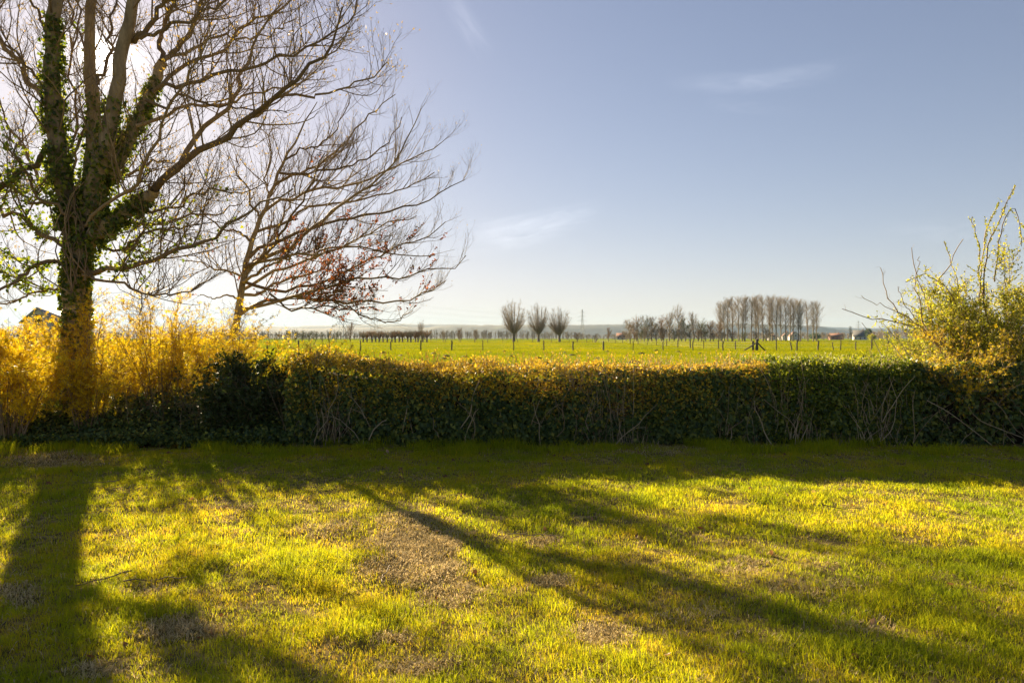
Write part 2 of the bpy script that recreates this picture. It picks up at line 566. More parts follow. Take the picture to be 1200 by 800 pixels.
def shoots(P, R, per_m, ang, length, up=.25, wig=.12, M=7, tmin=.15, taper=.6, rmin=.0018, rfix=None, lenfall=.55, droop=0.0):
    """children growing off parents P [K,M,3]; all arrays"""
    K, Mp, _ = P.shape
    plen = np.linalg.norm(np.diff(P, axis=1), axis=2).sum(1)
    n = rng.poisson(np.maximum(plen * per_m, 0.01))
    idx = np.repeat(np.arange(K), n)
    C = len(idx)
    if C == 0:
        return np.zeros((0, M, 3)), np.zeros((0, M))
    t = tmin + (1 - tmin) * rng.random(C) ** .9
    f = t * (Mp - 1)
    i = np.minimum(f.astype(int), Mp - 2)
    w = (f - i)[:, None]
    a, b = P[idx, i], P[idx, i + 1]
    start = a * (1 - w) + b * w
    rp = R[idx, i] * (1 - w[:, 0]) + R[idx, i + 1] * w[:, 0]
    T = unit(b - a)
    q = rand_dirs(C)
    q[:, 2] = q[:, 2] * .7 + .25
    q = unit(q - T * (q * T).sum(1, keepdims=True))
    an = np.radians(ang) * (.7 + .6 * rng.random(C))
    d = unit(np.cos(an)[:, None] * T + np.sin(an)[:, None] * q)
    Ln = length * (.45 + .9 * rng.random(C)) * (1 - lenfall * t)
    if np.ndim(length) == 0:
        Ln = np.minimum(Ln, plen[idx] * .9)
    step = (Ln / (M - 1))[:, None]
    pts = [start]
    for k in range(M - 1):
        d = unit(d + np.array([0, 0, 1.0]) * (up - droop * k / M) / (M - 1) * 2 + rng.normal(size=(C, 3)) * wig)
        pts.append(pts[-1] + d * step)
    r0 = np.maximum(np.minimum(rp * taper, Ln * .0105 + .001), rmin) if rfix is None else np.full(C, rfix)
    Rr = r0[:, None] * np.linspace(1, .35, M)[None]
    return np.stack(pts, 1), np.maximum(Rr, rmin * .8)


def pick(P, R, n, tlo=0.0, thi=1.0):
    """n random points along the given lines, with tangent and radius"""
    ln = np.linalg.norm(np.diff(P, axis=1), axis=2).sum(1)
    idx = rng.choice(len(P), n, p=ln / ln.sum())
    f = (tlo + (thi - tlo) * rng.random(n)) * (P.shape[1] - 1)
    i = np.minimum(f.astype(int), P.shape[1] - 2)
    w = (f - i)[:, None]
    return P[idx, i] * (1 - w) + P[idx, i + 1] * w, unit(P[idx, i + 1] - P[idx, i]), R[idx, i]


BUD_T = ([(0, 0, 0), (-.5, .45, 0), (0, .45, .5), (.5, .45, 0), (0, .45, -.5), (0, 1, 0)], None,
         [(0, 2, 1), (0, 3, 2), (0, 4, 3), (0, 1, 4), (5, 1, 2), (5, 2, 3), (5, 3, 4), (5, 4, 1)])
TPL['bud'] = BUD_T

# ------------------------------------------------------------------ the big ivy-clad tree on the left
TD = 10.9
big = empty('ivy_clad_tree', (gx(89, TD), TD, 0))
tag(big, 'tall leafless tree with ivy-covered trunk and several upright stems', 'tree')
BIGP = np.array([gx(89, TD), TD, 0])


def loc(o, base):
    """keep world-placed geometry under a thing whose origin is its base"""
    o.matrix_parent_inverse.identity()
    o.location = -Vector(base)
    return o


trunk_lines = []
mb = MB()
P, R = limb([(86, 528), (88, 480), (89, 420), (89, 360), (90, 320), (91, 285), (92, 255)], TD, 0, 24, 29, 22, 0.012)
R[:4] *= np.array([1.5, 1.3, 1.15, 1.05])
P[0, 2] = -.1
R = R * (1 + .06 * np.sin(np.arange(22) * 1.3))
mb.tubes(P, R, 16, lump=.035)
trunk_lines.append((P, R))
loc(mb.build('trunk', M_BARK, big, True), BIGP)
stems_def = [
    ([(84, 268), (80, 235), (71, 190), (65, 140), (62, 95), (63, 50), (67, 0), (66, -60), (72, -140)], TD - .05, -.12, 23, 9),
    ([(97, 262), (104, 220), (111, 170), (110, 120), (107, 75), (107, 20), (112, -40), (116, -120)], TD + .15, .15, 17, 7),
    ([(99, 258), (112, 215), (126, 165), (138, 110), (147, 55), (156, 8), (163, -50), (170, -130)], TD - .1, -.05, 20, 8),
    ([(96, 275), (114, 232), (136, 188), (158, 150), (172, 120), (182, 95), (190, 72)], TD + .05, .1, 19, 11),
    ([(93, 305), (110, 278), (135, 257), (160, 241), (182, 222)], TD - .1, -.2, 20, 13),
]
stemP = []
for pts, d0, sl, w0, w1 in stems_def:
    mb = MB()
    P, R = limb(pts, d0, sl, w0, w1, 24, .015)
    mb.tubes(P, R, 12, lump=.03)
    stemP.append((P, R))
    trunk_lines.append((P, R))
    loc(mb.build('stem', M_BARK, big, True), BIGP)

limbs = [  # pixels, depth, slope per 100 px, width at start, at end
    ([(182, 222), (198, 204), (216, 193), (234, 182), (252, 168), (281, 150), (310, 126), (335, 106), (358, 84), (378, 66), (395, 40), (404, 8)], TD - .3, -.35, 11, 2.2),
    ([(175, 228), (192, 208), (208, 196), (220, 176), (232, 160), (255, 135), (275, 118), (287, 88), (296, 60), (310, 30), (330, 5)], TD - .2, .3, 9, 2),
    ([(281, 150), (305, 130), (323, 114), (350, 113), (380, 112), (418, 98), (439, 91), (453, 74)], TD - .6, .2, 5, 1.4),
    ([(96, 318), (119, 316), (140, 313), (168, 308), (196, 297), (224, 287), (252, 273), (287, 253), (310, 238), (340, 225)], TD - .1, -.45, 8.5, 2),
    ([(97, 322), (122, 328), (150, 337), (175, 343), (217, 344), (241, 330), (262, 318)], TD - .2, -.5, 4.5, 1.4),
    ([(66, 168), (59, 177), (45, 190), (31, 199), (6, 217), (-25, 232), (-70, 240)], TD - .1, -.4, 9, 4),
    ([(82, 292), (72, 288), (54, 277), (37, 267), (9, 249), (-25, 238), (-60, 215)], TD, .35, 7, 2.6),
    ([(84, 318), (66, 306), (44, 311), (19, 327), (0, 338), (-32, 352)], TD - .1, -.5, 6.5, 2.6),
    ([(62, 135), (52, 122), (40, 103), (28, 82), (11, 58), (0, 37), (-18, 0), (-30, -40)], TD, .3, 8, 3.5),
    ([(60, 112), (49, 97), (33, 78), (19, 60), (8, 52), (-20, 30)], TD, -.5, 5, 2),
    ([(64, 60), (56, 41), (45, 15), (36, -5), (22, -40)], TD, -.3, 5, 2),
    ([(148, 48), (160, 46), (172, 38), (182, 24), (188, 9), (198, 2), (215, -4), (240, -20)], TD - .1, -.3, 8, 3.5),
    ([(190, 72), (188, 55), (191, 34), (199, 14), (206, -4), (214, -50)], TD + .1, .3, 6.5, 4),
    ([(190, 72), (204, 62), (219, 48), (229, 32), (234, 16), (240, -6), (250, -50)], TD + .1, -.3, 7.5, 4),
    ([(165, 46), (177, 38), (190, 36), (207, 32), (235, 17), (252, 9), (268, -2), (300, -25)], TD - .2, -.35, 5.5, 2),
    ([(182, 106), (195, 96), (220, 74), (250, 66), (265, 59), (277, 38), (305, 22), (330, 14), (350, -5)], TD + .1, .35, 6, 1.8),
    ([(180, 108), (192, 102), (225, 100), (255, 88), (290, 80), (330, 70), (362, 56), (392, 38), (412, 18), (422, -5)], TD, -.35, 6, 1.5),
    ([(160, 148), (177, 142), (212, 127), (242, 122), (272, 120), (300, 108), (335, 104), (365, 88)], TD, .3, 5.5, 1.4),
    ([(172, 118), (187, 125), (210, 114), (232, 120), (262, 122), (300, 130), (340, 132)], TD, -.4, 4.5, 1.2),
    ([(190, 72), (212, 66), (240, 50), (262, 44), (290, 47), (320, 40), (345, 22)], TD, .5, 5, 1.4),
    ([(135, 258), (158, 262), (190, 262), (222, 252), (252, 250), (285, 240)], TD - .1, .5, 5, 1.4),
    ([(110, 280), (130, 292), (150, 287), (175, 272), (205, 268), (240, 258), (262, 262)], TD + .1, -.6, 4.5, 1.2),
    ([(160, 241), (178, 246), (200, 244), (228, 232), (256, 222), (284, 226), (312, 214)], TD - .2, -.45, 4.5, 1.2),
    ([(75, 230), (60, 238), (38, 236), (15, 222), (-10, 226)], TD + .1, .6, 4.5, 2),
    ([(80, 345), (62, 338), (40, 343), (18, 352), (-10, 360)], TD, .5, 4, 1.5),
    ([(110, 190), (125, 178), (140, 172)], TD + .1, .5, 5, 3),
    ([(72, 200), (86, 180), (96, 160), (104, 110), (98, 60), (84, 20), (80, -20)], TD + .3, .35, 4.5, 2),
    ([(96, 225), (120, 205), (150, 205), (178, 190), (200, 186)], TD + .2, 1.0, 6, 2.5),
    ([(80, 230), (60, 215), (45, 205), (30, 175), (14, 150)], TD + .2, 1.0, 6, 2.5),
    ([(90, 240), (84, 210), (90, 150), (84, 90), (92, 30), (90, -30)], TD + .2, .5, 4, 2),
    ([(92, 270), (102, 262), (124, 240), (160, 215), (190, 150), (220, 90), (250, 30)], TD - .2, -.55, 5.5, 2),
    ([(90, 262), (70, 242), (50, 235), (20, 180), (0, 120)], TD - .2, -.55, 5, 2),
    ([(116, 100), (128, 70), (132, 30), (140, -20)], TD, .8, 5, 2),
]
mb = MB()
LP, LR = [], []
for a in limbs:
    P, R = limb(a[0], a[1], a[2], a[3] * .86, a[4] * .86, 18, .03)
    LP.append(P)
    LR.append(R)
LP, LR = np.array(LP), np.array(LR)
mb.tubes(LP, LR, 7, lump=.03)
SP = np.array([smooth_line(np.c_[p, r], 18) for p, r in stemP])
AP, AR = np.concatenate([LP, SP[:, :, :3]]), np.concatenate([LR, SP[:, :, 3]])
p2, r2 = shoots(AP, AR, 6.5, 50, 1.35, .35, .13, 9, .18, .55, .003)
mb.tubes(p2, r2, 5)
p3, r3 = shoots(p2, r2, 7, 50, .6, .4, .14, 7, .12, .6, .0018)
mb.tubes(p3, r3, 3)
p4, r4 = shoots(p3, r3, 7, 48, .3, .45, .15, 5, .15, .65, .001)
mb.tubes(p4, r4, 3)
print('big tree shoots', len(p2), len(p3), len(p4))
loc(mb.build('crown', M_TWIG, big), BIGP)
# swelling buds, drawn as small leaf shapes, at the ends of the twigs
mb = MB()
ends = np.concatenate([p4[:, -1], p3[:, -1]])
dirs = unit(np.concatenate([p4[:, -1] - p4[:, -2], p3[:, -1] - p3[:, -2]]))
k = rng.random(len(ends)) < .38
ends, dirs = ends[k], dirs[k]
mb.leaves(ends, unit(dirs + .5 * rand_dirs(len(ends))), rand_dirs(len(ends)), .03 + .025 * rng.random(len(ends)), .016, rng.random(len(ends)), 'leaf')
mb.leaves(ends, unit(dirs + .9 * rand_dirs(len(ends))), rand_dirs(len(ends)), .025 + .02 * rng.random(len(ends)), .014, rng.random(len(ends)), 'leaf')
M_BUD = leaf_mat('opening_buds', [(0, (.16, .12, .03)), (.5, (.25, .2, .05)), (1, (.36, .25, .08))], .5, (1.1, 1, .6), .5, .2)
loc(mb.build('leaf_buds', M_BUD, big), BIGP)
# ivy round the trunk and the lower stems
mb = MB()
iv = []
for q, (P, R) in enumerate(trunk_lines):
    ln = np.linalg.norm(np.diff(P, axis=0), axis=1).sum()
    n = int([4200, 2600, 900, 1100, 2800, 2200][q])
    hi = [1.0, .62, .38, .38, .9, .9][q]
    t = rng.random(n) ** [1, 1.4, 1.5, 1.3, 1.2, 1.1][q] * hi
    f = t * (len(P) - 1)
    i = np.minimum(f.astype(int), len(P) - 2)
    c = P[i] * (1 - (f - i))[:, None] + P[i + 1] * (f - i)[:, None]
    T = unit(P[i + 1] - P[i])
    o = rand_dirs(n)
    o = unit(o - T * (o * T).sum(1, keepdims=True))
    rad = R[i] + np.abs(rng.normal(size=n)) * [.04, .045, .03, .035, .06, .07][q] * (1.25 - t)
    clump = vnoise(c[:, 0] * 3 + o[:, 0], c[:, 2] * 2.2 + o[:, 1] * 1.5, 1.0, 4 + q) > -.25
    c = (c + o * rad[:, None])[clump]
    iv.append((c, o[clump]))
# loose sprays of ivy hanging about the branches left and right of the trunk
sel = np.concatenate([AP[[5, 6, 7, 3, 20, 21, 22, 23, 24, 26]], ])
c, T, r_ = pick(sel, np.ones(sel.shape[:2]), 450, 0, .75)
iv.append((c + rng.normal(size=c.shape) * .06, rand_dirs(len(c))))
near = np.abs(p2[:, 0, 0] - BIGP[0]) < .9
low = near & (p2[:, 0, 2] < 4.2) & (p2[:, 0, 2] > 1.5)
c, T, r_ = pick(p2[low], r2[low], 2000)
iv.append((c + rng.normal(size=c.shape) * .05, rand_dirs(len(c))))
C_, O_ = np.concatenate([a for a, b in iv]), np.concatenate([b for a, b in iv])
n = len(C_)
mb.leaves(C_, unit(O_ * .5 + rand_dirs(n) * .7 + np.array([0, 0, -.5])), unit(O_ + .6 * rand_dirs(n)), .045 + .03 * rng.random(n), .05 + .02 * rng.random(n), rng.random(n), 'ivy')
loc(mb.build('ivy_leaves', M_IVYTREE, big), BIGP)
mb = MB()
for k in range(14):
    x0 = 78 + 30 * rng.random()
    pts = [(x0, 345 - 30 * rng.random())]
    for j in range(4):
        pts.append((pts[-1][0] + rng.normal() * 9, pts[-1][1] - 18 - 14 * rng.random()))
    P, R = limb(pts, TD - .3 - .05 * rng.random(), 0, 1.7, 1.0, 12, .01)
    mb.tubes(P, R, 5)
loc(mb.build('ivy_vines', M_TWIG, big), BIGP)

# ------------------------------------------------------------------ the second tree with withered leaves
SD = 13.2
sec = empty('withered_leaf_tree', (gx(268, SD), SD, 0))
tag(sec, 'smaller leaning tree keeping rust-brown withered leaves low in its crown', 'tree')
SECP = np.array([gx(268, SD), SD, 0])
mb = MB()
P, R = limb([(264, 498), (268, 440), (273, 392), (277, 375), (281, 350), (285, 329), (295, 286), (305, 257), (313, 238), (325, 206), (334, 188), (346, 165), (356, 146), (372, 120)], SD, .0, 11.5, .9, 30, .012)
P[0, 2] = -.1
mb.tubes(P, R, 12, lump=.03)
secT = (P, R)
loc(mb.build('trunk', M_BARK, sec, True), SECP)
b = [
    ([(288, 322), (300, 308), (337, 290), (375, 261), (412, 231), (442, 209), (465, 186), (480, 160), (491, 128)], SD, -.3, 7, 1.2),
    ([(292, 302), (300, 292), (345, 274), (390, 260), (427, 253), (487, 239), (525, 220), (541, 210)], SD, .3, 6, 1.1),
    ([(308, 250), (319, 239), (356, 227), (412, 216), (457, 199), (495, 182), (521, 166)], SD, -.15, 5, 1.1),
    ([(322, 216), (340, 208), (364, 197), (397, 175), (427, 143), (448, 124), (461, 108)], SD, .4, 4.5, 1.1),
    ([(328, 203), (350, 203), (375, 201), (412, 194), (450, 171), (464, 152), (472, 138)], SD, -.4, 4, 1.1),
    ([(277, 372), (290, 360), (305, 354), (345, 351), (391, 352), (431, 355), (474, 352), (497, 344), (520, 330)], SD, -.1, 6, 1.2),
    ([(286, 330), (316, 340), (359, 335), (402, 321), (437, 303), (474, 286), (506, 275), (525, 262)], SD, .35, 5, 1.1),
    ([(280, 362), (315, 358), (354, 346), (391, 335), (431, 326), (474, 326), (506, 315), (530, 317), (546, 302)], SD, -.4, 5, 1.1),
    ([(385, 350), (402, 357), (425, 369), (451, 377), (471, 371), (484, 364)], SD - .2, -.2, 2.6, 1.2),
    ([(316, 344), (330, 360), (350, 362), (380, 360), (410, 362), (440, 358)], SD - .1, -.6, 3.5, 1.1),
    ([(284, 340), (310, 325), (345, 310), (380, 298), (420, 280), (455, 262), (490, 252)], SD + .1, .7, 5, 1.2),
    ([(290, 310), (320, 300), (352, 300), (390, 290), (430, 292), (470, 300), (510, 296)], SD - .1, -.7, 4.5, 1.2),
    ([(300, 272), (330, 262), (370, 240), (402, 238), (440, 230), (478, 218), (510, 204)], SD, .8, 4.5, 1.2),
    ([(306, 256), (296, 240), (290, 222), (280, 204), (276, 180)], SD, .4, 4, 1.2),
    ([(296, 284), (280, 272), (262, 268), (245, 256), (232, 240)], SD, -.5, 4, 1.2),
    ([(286, 326), (268, 318), (250, 316), (232, 306), (214, 306)], SD, .5, 3.8, 1.2),
    ([(281, 350), (264, 346), (250, 350), (236, 345)], SD, -.5, 3.2, 1.2),
    ([(316, 232), (312, 210), (318, 188), (316, 165), (322, 140)], SD, -.4, 3.2, 1.0),
    ([(334, 188), (350, 178), (372, 172), (395, 150), (405, 128), (412, 112)], SD, .2, 3.2, 1.0),
    ([(290, 312), (310, 300), (330, 270), (345, 250), (365, 215), (380, 180)], SD - .1, -1.0, 5, 1.5),
    ([(285, 330), (300, 322), (312, 312), (340, 300), (380, 300)], SD - .1, -1.3, 5, 1.5),
    ([(288, 318), (305, 300), (318, 280), (340, 240), (352, 200)], SD + .1, 1.1, 5, 1.5),
    ([(283, 345), (300, 345), (330, 330), (370, 318), (400, 300)], SD + .1, 1.3, 5, 1.5),
]
LP2 = np.array([np.c_[limb(a[0], a[1], a[2], a[3] * .8, a[4] * .8, 18, .025)] for a in b])
LP2, LR2 = LP2[:, :, :3], LP2[:, :, 3]
mb = MB()
mb.tubes(LP2, LR2, 6, lump=.02)
st = smooth_line(np.c_[secT[0][8:], secT[1][8:]], 18)[None]
A2, B2 = np.concatenate([LP2, st[:, :, :3]]), np.concatenate([LR2, st[:, :, 3]])
q2, s2 = shoots(A2, B2, 6.6, 36, 1.15, .28, .09, 8, .12, .55, .003)
mb.tubes(q2, s2, 4)
q3, s3 = shoots(q2, s2, 7.5, 38, .5, .35, .1, 6, .1, .6, .0014)
mb.tubes(q3, s3, 3)
q4, s4 = shoots(q3, s3, 9, 38, .25, .4, .1, 4, .15, .65, .001)
mb.tubes(q4, s4, 3)
print('second tree', len(q2), len(q3), len(q4))
loc(mb.build('crown', M_TWIG, sec), SECP)
mb = MB()
pxx = q3[:, 3, 0] / q3[:, 3, 1] * F + CX
pyy = CY - (q3[:, 3, 2] - CAMZ) / q3[:, 3, 1] * F
wgt = np.exp(-((pyy - 326 + .05 * (pxx - 380)) / 42.0) ** 2) * np.exp(-((pxx - 380) / 100.0) ** 2) + .003
wgt *= (vnoise(pxx * .045, pyy * .07, 1, 5) + 1.0) ** .7
ch = rng.random(len(q3)) < np.clip(wgt * .8, 0, 1)
c, T, r_ = pick(q3[ch], s3[ch], 4600, .1, 1)
n = len(c)
mb.leaves(c, unit(T + .9 * rand_dirs(n) + np.array([0, 0, -.7])), rand_dirs(n), .036 + .03 * rng.random(n), .024 + .014 * rng.random(n), rng.random(n), 'curl')
loc(mb.build('withered_leaves', M_DEAD, sec), SECP)
mb = MB()
k = rng.random(len(q4)) < .2
mb.leaves(q4[k, -1], unit(q4[k, -1] - q4[k, -2]), rand_dirs(k.sum()), .024, .013, rng.random(k.sum()), 'leaf')
loc(mb.build('leaf_buds', M_BUD, sec), SECP)  # buds at the twig tips, using the leaf template

# ------------------------------------------------------------------ the clipped hedge across the garden's end
HF, HB = 10.15, 11.65            # front and back of the hedge


def hedge_top(xw):
    """clipped height of the hedge along x"""
    pxs = xw / HF * F + CX
    z = np.interp(pxs, [150, 330, 370, 430, 640, 700, 850, 930, 1060, 1200, 1400], [1.36, 1.30, 1.24, 1.16, 1.15, 1.16, 1.15, 1.19, 1.21, 1.2, 1.2])
    return z + .07 * vnoise(xw, xw * 0, 1.3, 11) + .025 * vnoise(xw, xw * 0, 5.0, 12)


def hedge_points(n, x0, x1, depth_sd=.1, top_share=.4, zlo=0.0, back_share=.06):
    """leaf positions and outward normals over the front, the top and the back of the hedge"""
    x = x0 + (x1 - x0) * rng.random(n)
    h = hedge_top(x)
    u = rng.random(n)
    rad = .22
    front, top = u < 1 - top_share - back_share, (u >= 1 - top_share - back_share) & (u < 1 - back_share)
    y, z = np.empty(n), np.empty(n)
    Nn = np.zeros((n, 3))
    zz = zlo + (h - zlo) * rng.random(n)
    y[:] = HF
    z[:] = zz
    rnd = np.clip((zz - (h - rad)) / rad, 0, 1)
    y += rad * (1 - np.sqrt(1 - rnd ** 2 * .98))
    Nn[:, 1], Nn[:, 2] = -1 + .6 * rnd, rnd
    yt = HF + .1 + (HB - HF - .2) * rng.random(n)
    y[top], z[top] = yt[top], h[top]
    Nn[top] = (0, -.1, 1)
    bk = ~(front | top)
    y[bk], Nn[bk] = HB, (0, 1, .2)
    Nn = unit(Nn)
    bulge = .14 * vnoise(x * 1.0 + 3, z * 1.5 + y * .8, 1.3, 21) + .07 * vnoise(x, z + y, 4.5, 23)
    dep = np.abs(rng.normal(size=n)) * depth_sd
    P = np.stack([x, y, z], -1) + Nn * (bulge - dep)[:, None]
    # the foot of the hedge draws back a little and spills unevenly on to the lawn
    P[:, 1] += np.clip(.25 - P[:, 2], 0, .25) * .5 + .2 * vnoise(x, x * 0, .8, 31)
    P[:, 2] = np.maximum(P[:, 2], .01)
    return P, Nn


def hx(p):
    return gx(p, HF)


def hedge_core(mb, x0, x1):  # opaque dark core, added so that no light passes through the leaves
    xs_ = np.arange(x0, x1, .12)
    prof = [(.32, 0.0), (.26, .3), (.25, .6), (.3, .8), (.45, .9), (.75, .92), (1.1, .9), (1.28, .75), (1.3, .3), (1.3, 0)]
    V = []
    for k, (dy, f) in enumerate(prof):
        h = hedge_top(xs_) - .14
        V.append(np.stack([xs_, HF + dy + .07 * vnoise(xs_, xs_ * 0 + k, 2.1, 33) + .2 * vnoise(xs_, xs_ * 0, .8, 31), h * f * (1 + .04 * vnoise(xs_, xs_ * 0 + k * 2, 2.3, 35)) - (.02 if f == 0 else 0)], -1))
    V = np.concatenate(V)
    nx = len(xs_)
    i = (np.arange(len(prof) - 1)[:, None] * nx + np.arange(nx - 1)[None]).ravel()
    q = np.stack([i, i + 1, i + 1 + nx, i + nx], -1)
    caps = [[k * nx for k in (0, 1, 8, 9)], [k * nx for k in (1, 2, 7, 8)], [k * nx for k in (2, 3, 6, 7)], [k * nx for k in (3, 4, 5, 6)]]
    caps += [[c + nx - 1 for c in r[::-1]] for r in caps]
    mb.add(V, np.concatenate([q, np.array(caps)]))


def add_hedge_leaves(mb, n, x0, x1, size, tpl, depth=.1, top=.35, mask=None, zlo=0.0, down=.6, lift=0.0):
    P, Nn = hedge_points(n, x0, x1, depth, top, zlo)
    if lift:
        P = P + Nn * lift
    if mask is not None:
        k = rng.random(n) < mask(P)
        P, Nn = P[k], Nn[k]
    m = len(P)
    D = unit(rand_dirs(m) * .8 + np.array([0, -.25, -down]) + Nn * .25)
    s = size * (.65 + .7 * rng.random(m))
    mb.leaves(P, D, unit(Nn + .65 * rand_dirs(m)), s, s * .85 if tpl == 'ivy' else s * .55, rng.random(m), tpl)


def stems_up(mb, n, x0, x1, ylo, yhi, r=(.003, .007), hfrac=(.6, 1.05), lean=.16, dens=None):
    x = x0 + (x1 - x0) * rng.random(n)
    if dens is not None:
        x = x[rng.random(n) < dens(x)]
        n = len(x)
    y = ylo + (yhi - ylo) * rng.random(n)
    h = hedge_top(x) * (hfrac[0] + (hfrac[1] - hfrac[0]) * rng.random(n))
    z0 = h * rng.random(n) ** 2 * .5
    M = 7
    P = np.zeros((n, M, 3))
    P[:, 0] = np.stack([x, y, z0], -1)
    d = unit(np.stack([rng.normal(size=n) * lean * 1.6, rng.normal(size=n) * lean * .5, np.ones(n)], -1))
    for k in range(1, M):
        d = unit(d + rng.normal(size=(n, 3)) * lean * np.array([1, .5, .6]))
        P[:, k] = P[:, k - 1] + d * ((h - z0) / (M - 1))[:, None]
    P[:, :, 1] = np.maximum(P[:, :, 1], ylo - .04)
    R = (r[0] + (r[1] - r[0]) * rng.random(n))[:, None] * np.linspace(1, .5, M)[None]
    mb.tubes(P, R, 4)
    return P, R


def yband(P, lo, hi, soft=.12):
    return 1 / (1 + np.exp(-(P[:, 2] - lo) / soft)) * 1 / (1 + np.exp(-(hi - P[:, 2]) / soft))


hx0, hx1 = hx(335), hx(905)
hedge = empty('mixed_hedge', ((hx0 + hx1) / 2, HF + .7, 0))
tag(hedge, 'long clipped hedge of dark ivy with a yellow and brown leafy top edge', 'hedge')
B = np.array(hedge.location)
mb = MB()
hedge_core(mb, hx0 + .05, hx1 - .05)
loc(mb.build('dark_filler', M_CORE, hedge), B)
mb = MB()


def ivym(P):
    pxs = P[:, 0] / P[:, 1] * F + CX
    up = P[:, 2] / hedge_top(P[:, 0])
    lo = 1 / (1 + np.exp((up - .62 - .2 * vnoise(P[:, 0], P[:, 0] * 0, .9, 41)) / .09))
    gap = np.clip(vnoise(P[:, 0] * 1.4, P[:, 2] * 2 + P[:, 1], 1.4, 43) * 2.4 + 1.15, .12, 1)
    green = np.exp(-((pxs - 830) / 60.0) ** 2) * .6
    return np.clip((lo + .14 + green) * gap, 0, 1)


add_hedge_leaves(mb, 46000, hx0, hx1, .062, 'ivy', .09, .3, ivym)
loc(mb.build('ivy_leaves', M_IVY, hedge), B)
mb = MB()


def brownm(P):
    pxs = P[:, 0] / P[:, 1] * F + CX
    up = P[:, 2] / hedge_top(P[:, 0])
    hi = 1 / (1 + np.exp(-(up - .7 + .25 * np.interp(pxs, [330, 380, 470, 560, 660, 760, 870], [1, 1, .6, .2, .7, .9, .3]) - .1 * vnoise(P[:, 0], P[:, 0] * 0, 1.3, 47)) / .06))
    gap = np.clip(vnoise(P[:, 0] * 1.2, P[:, 2] * 2 + P[:, 1], 1.8, 49) * 1.8 + .85, .08, 1)
    return hi * gap


add_hedge_leaves(mb, 46000, hx0, hx1, .042, 'leaf', .12, .45, brownm, .2, .1, .03)
loc(mb.build('brown_leaves', M_BEECH, hedge), B)
mb = MB()


def flowm(P):
    pxs = P[:, 0] / P[:, 1] * F + CX
    up = P[:, 2] / hedge_top(P[:, 0])
    lvl = np.interp(pxs, [335, 420, 520, 600, 650, 700, 760, 800, 860, 905], [.7, .55, .62, .62, .8, .95, .85, .93, .85, .7])
    hi = 1 / (1 + np.exp(-(up - lvl + .08) / .1))
    gap = np.clip(vnoise(P[:, 0] * 1.1, P[:, 2] * 2 + P[:, 1], 1.5, 53) * 3.0 + .35, .02, 1)
    return hi * gap


P, Nn = hedge_points(17000, hx0, hx1, .08, .45, .25)
P = P + Nn * .03
k = rng.random(len(P)) < flowm(P)
P, Nn = P[k], Nn[k]
m = len(P)
mb.leaves(P, rand_dirs(m), unit(Nn + rand_dirs(m) * .9), .036 + .014 * rng.random(m), .036 + .012 * rng.random(m), rng.random(m), 'flower')
loc(mb.build('yellow_blossom', M_FORSY, hedge), B)
mb = MB()
stems_up(mb, 520, hx0, hx1, HF + .02, HF + .25, (.002, .005), (.55, 1.0))
stems_up(mb, 230, hx(640), hx(800), HF - .0, HF + .17, (.002, .005), (.8, 1.05), .1)
sp, sr = stems_up(mb, 40, hx0, hx1, HF - .12, HF + .0, (.004, .009), (.5, .95), .3)
t_, tr_ = shoots(sp, sr, 5, 45, .3, .15, .15, 5)
mb.tubes(t_, tr_, 3)
# fine shoots standing out of the clipped top
n = 2300
x = hx0 + (hx1 - hx0) * rng.random(n)
y = HF + .05 + (HB - HF - .1) * rng.random(n)
P0 = np.stack([x, y, hedge_top(x) - .12], -1)
d = unit(np.stack([rng.normal(size=n) * .35, rng.normal(size=n) * .3, np.ones(n)], -1))
ln = .1 + .3 * rng.random(n) ** 3
sh = P0[:, None, :] + d[:, None, :] * (ln[:, None] * np.linspace(0, 1, 4)[None])[..., None]
mb.tubes(sh, np.full((n, 4), .0022), 3)
loc(mb.build('bare_stems', M_STEM, hedge), B)
mb = MB()
c, T, r_ = pick(sh, np.ones(sh.shape[:2]), 5200, .3, 1)
m = len(c)
mb.leaves(c, unit(T * .5 + rand_dirs(m)), rand_dirs(m), .026 + .02 * rng.random(m), .018, rng.random(m), 'leaf')
loc(mb.build('top_shoots', M_BEECH, hedge), B)

# the greener evergreen stretch at the right
ex0, ex1 = hx(905), hx(1072)
priv = empty('evergreen_hedge', ((ex0 + ex1) / 2, HF + .7, 0))
tag(priv, 'dense glossy green hedge section with sunlit bright green top, right of the mixed hedge', 'hedge')
B = np.array(priv.location)
mb = MB()
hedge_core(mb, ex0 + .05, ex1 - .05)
loc(mb.build('dark_filler', M_CORE, priv), B)
mb = MB()
add_hedge_leaves(mb, 17000, ex0, ex1, .05, 'leaf', .09, .45, None, 0, .3)
loc(mb.build('green_leaves', M_PRIVET, priv), B)
mb = MB()
add_hedge_leaves(mb, 7000, ex0, ex1, .058, 'ivy', .06, .0, lambda P: np.clip(1.1 - P[:, 2] * 1.1 + .4 * vnoise(P[:, 0], P[:, 2], 2, 61), 0, 1))
loc(mb.build('ivy_leaves', M_IVY, priv), B)
mb = MB()
stems_up(mb, 120, ex0, ex1, HF, HF + .15)
stems_up(mb, 26, hx(1000), ex1, HF - .02, HF + .1, (.003, .006), (.5, .95), .25)
n = 700
x = ex0 + (ex1 - ex0) * rng.random(n)
y = HF + .05 + (HB - HF - .1) * rng.random(n)
P0 = np.stack([x, y, hedge_top(x) - .1], -1)
d = unit(np.stack([rng.normal(size=n) * .3, rng.normal(size=n) * .3, np.ones(n)], -1))
sh = P0[:, None, :] + d[:, None, :] * ((.1 + .14 * rng.random(n) ** 2)[:, None] * np.linspace(0, 1, 4)[None])[..., None]
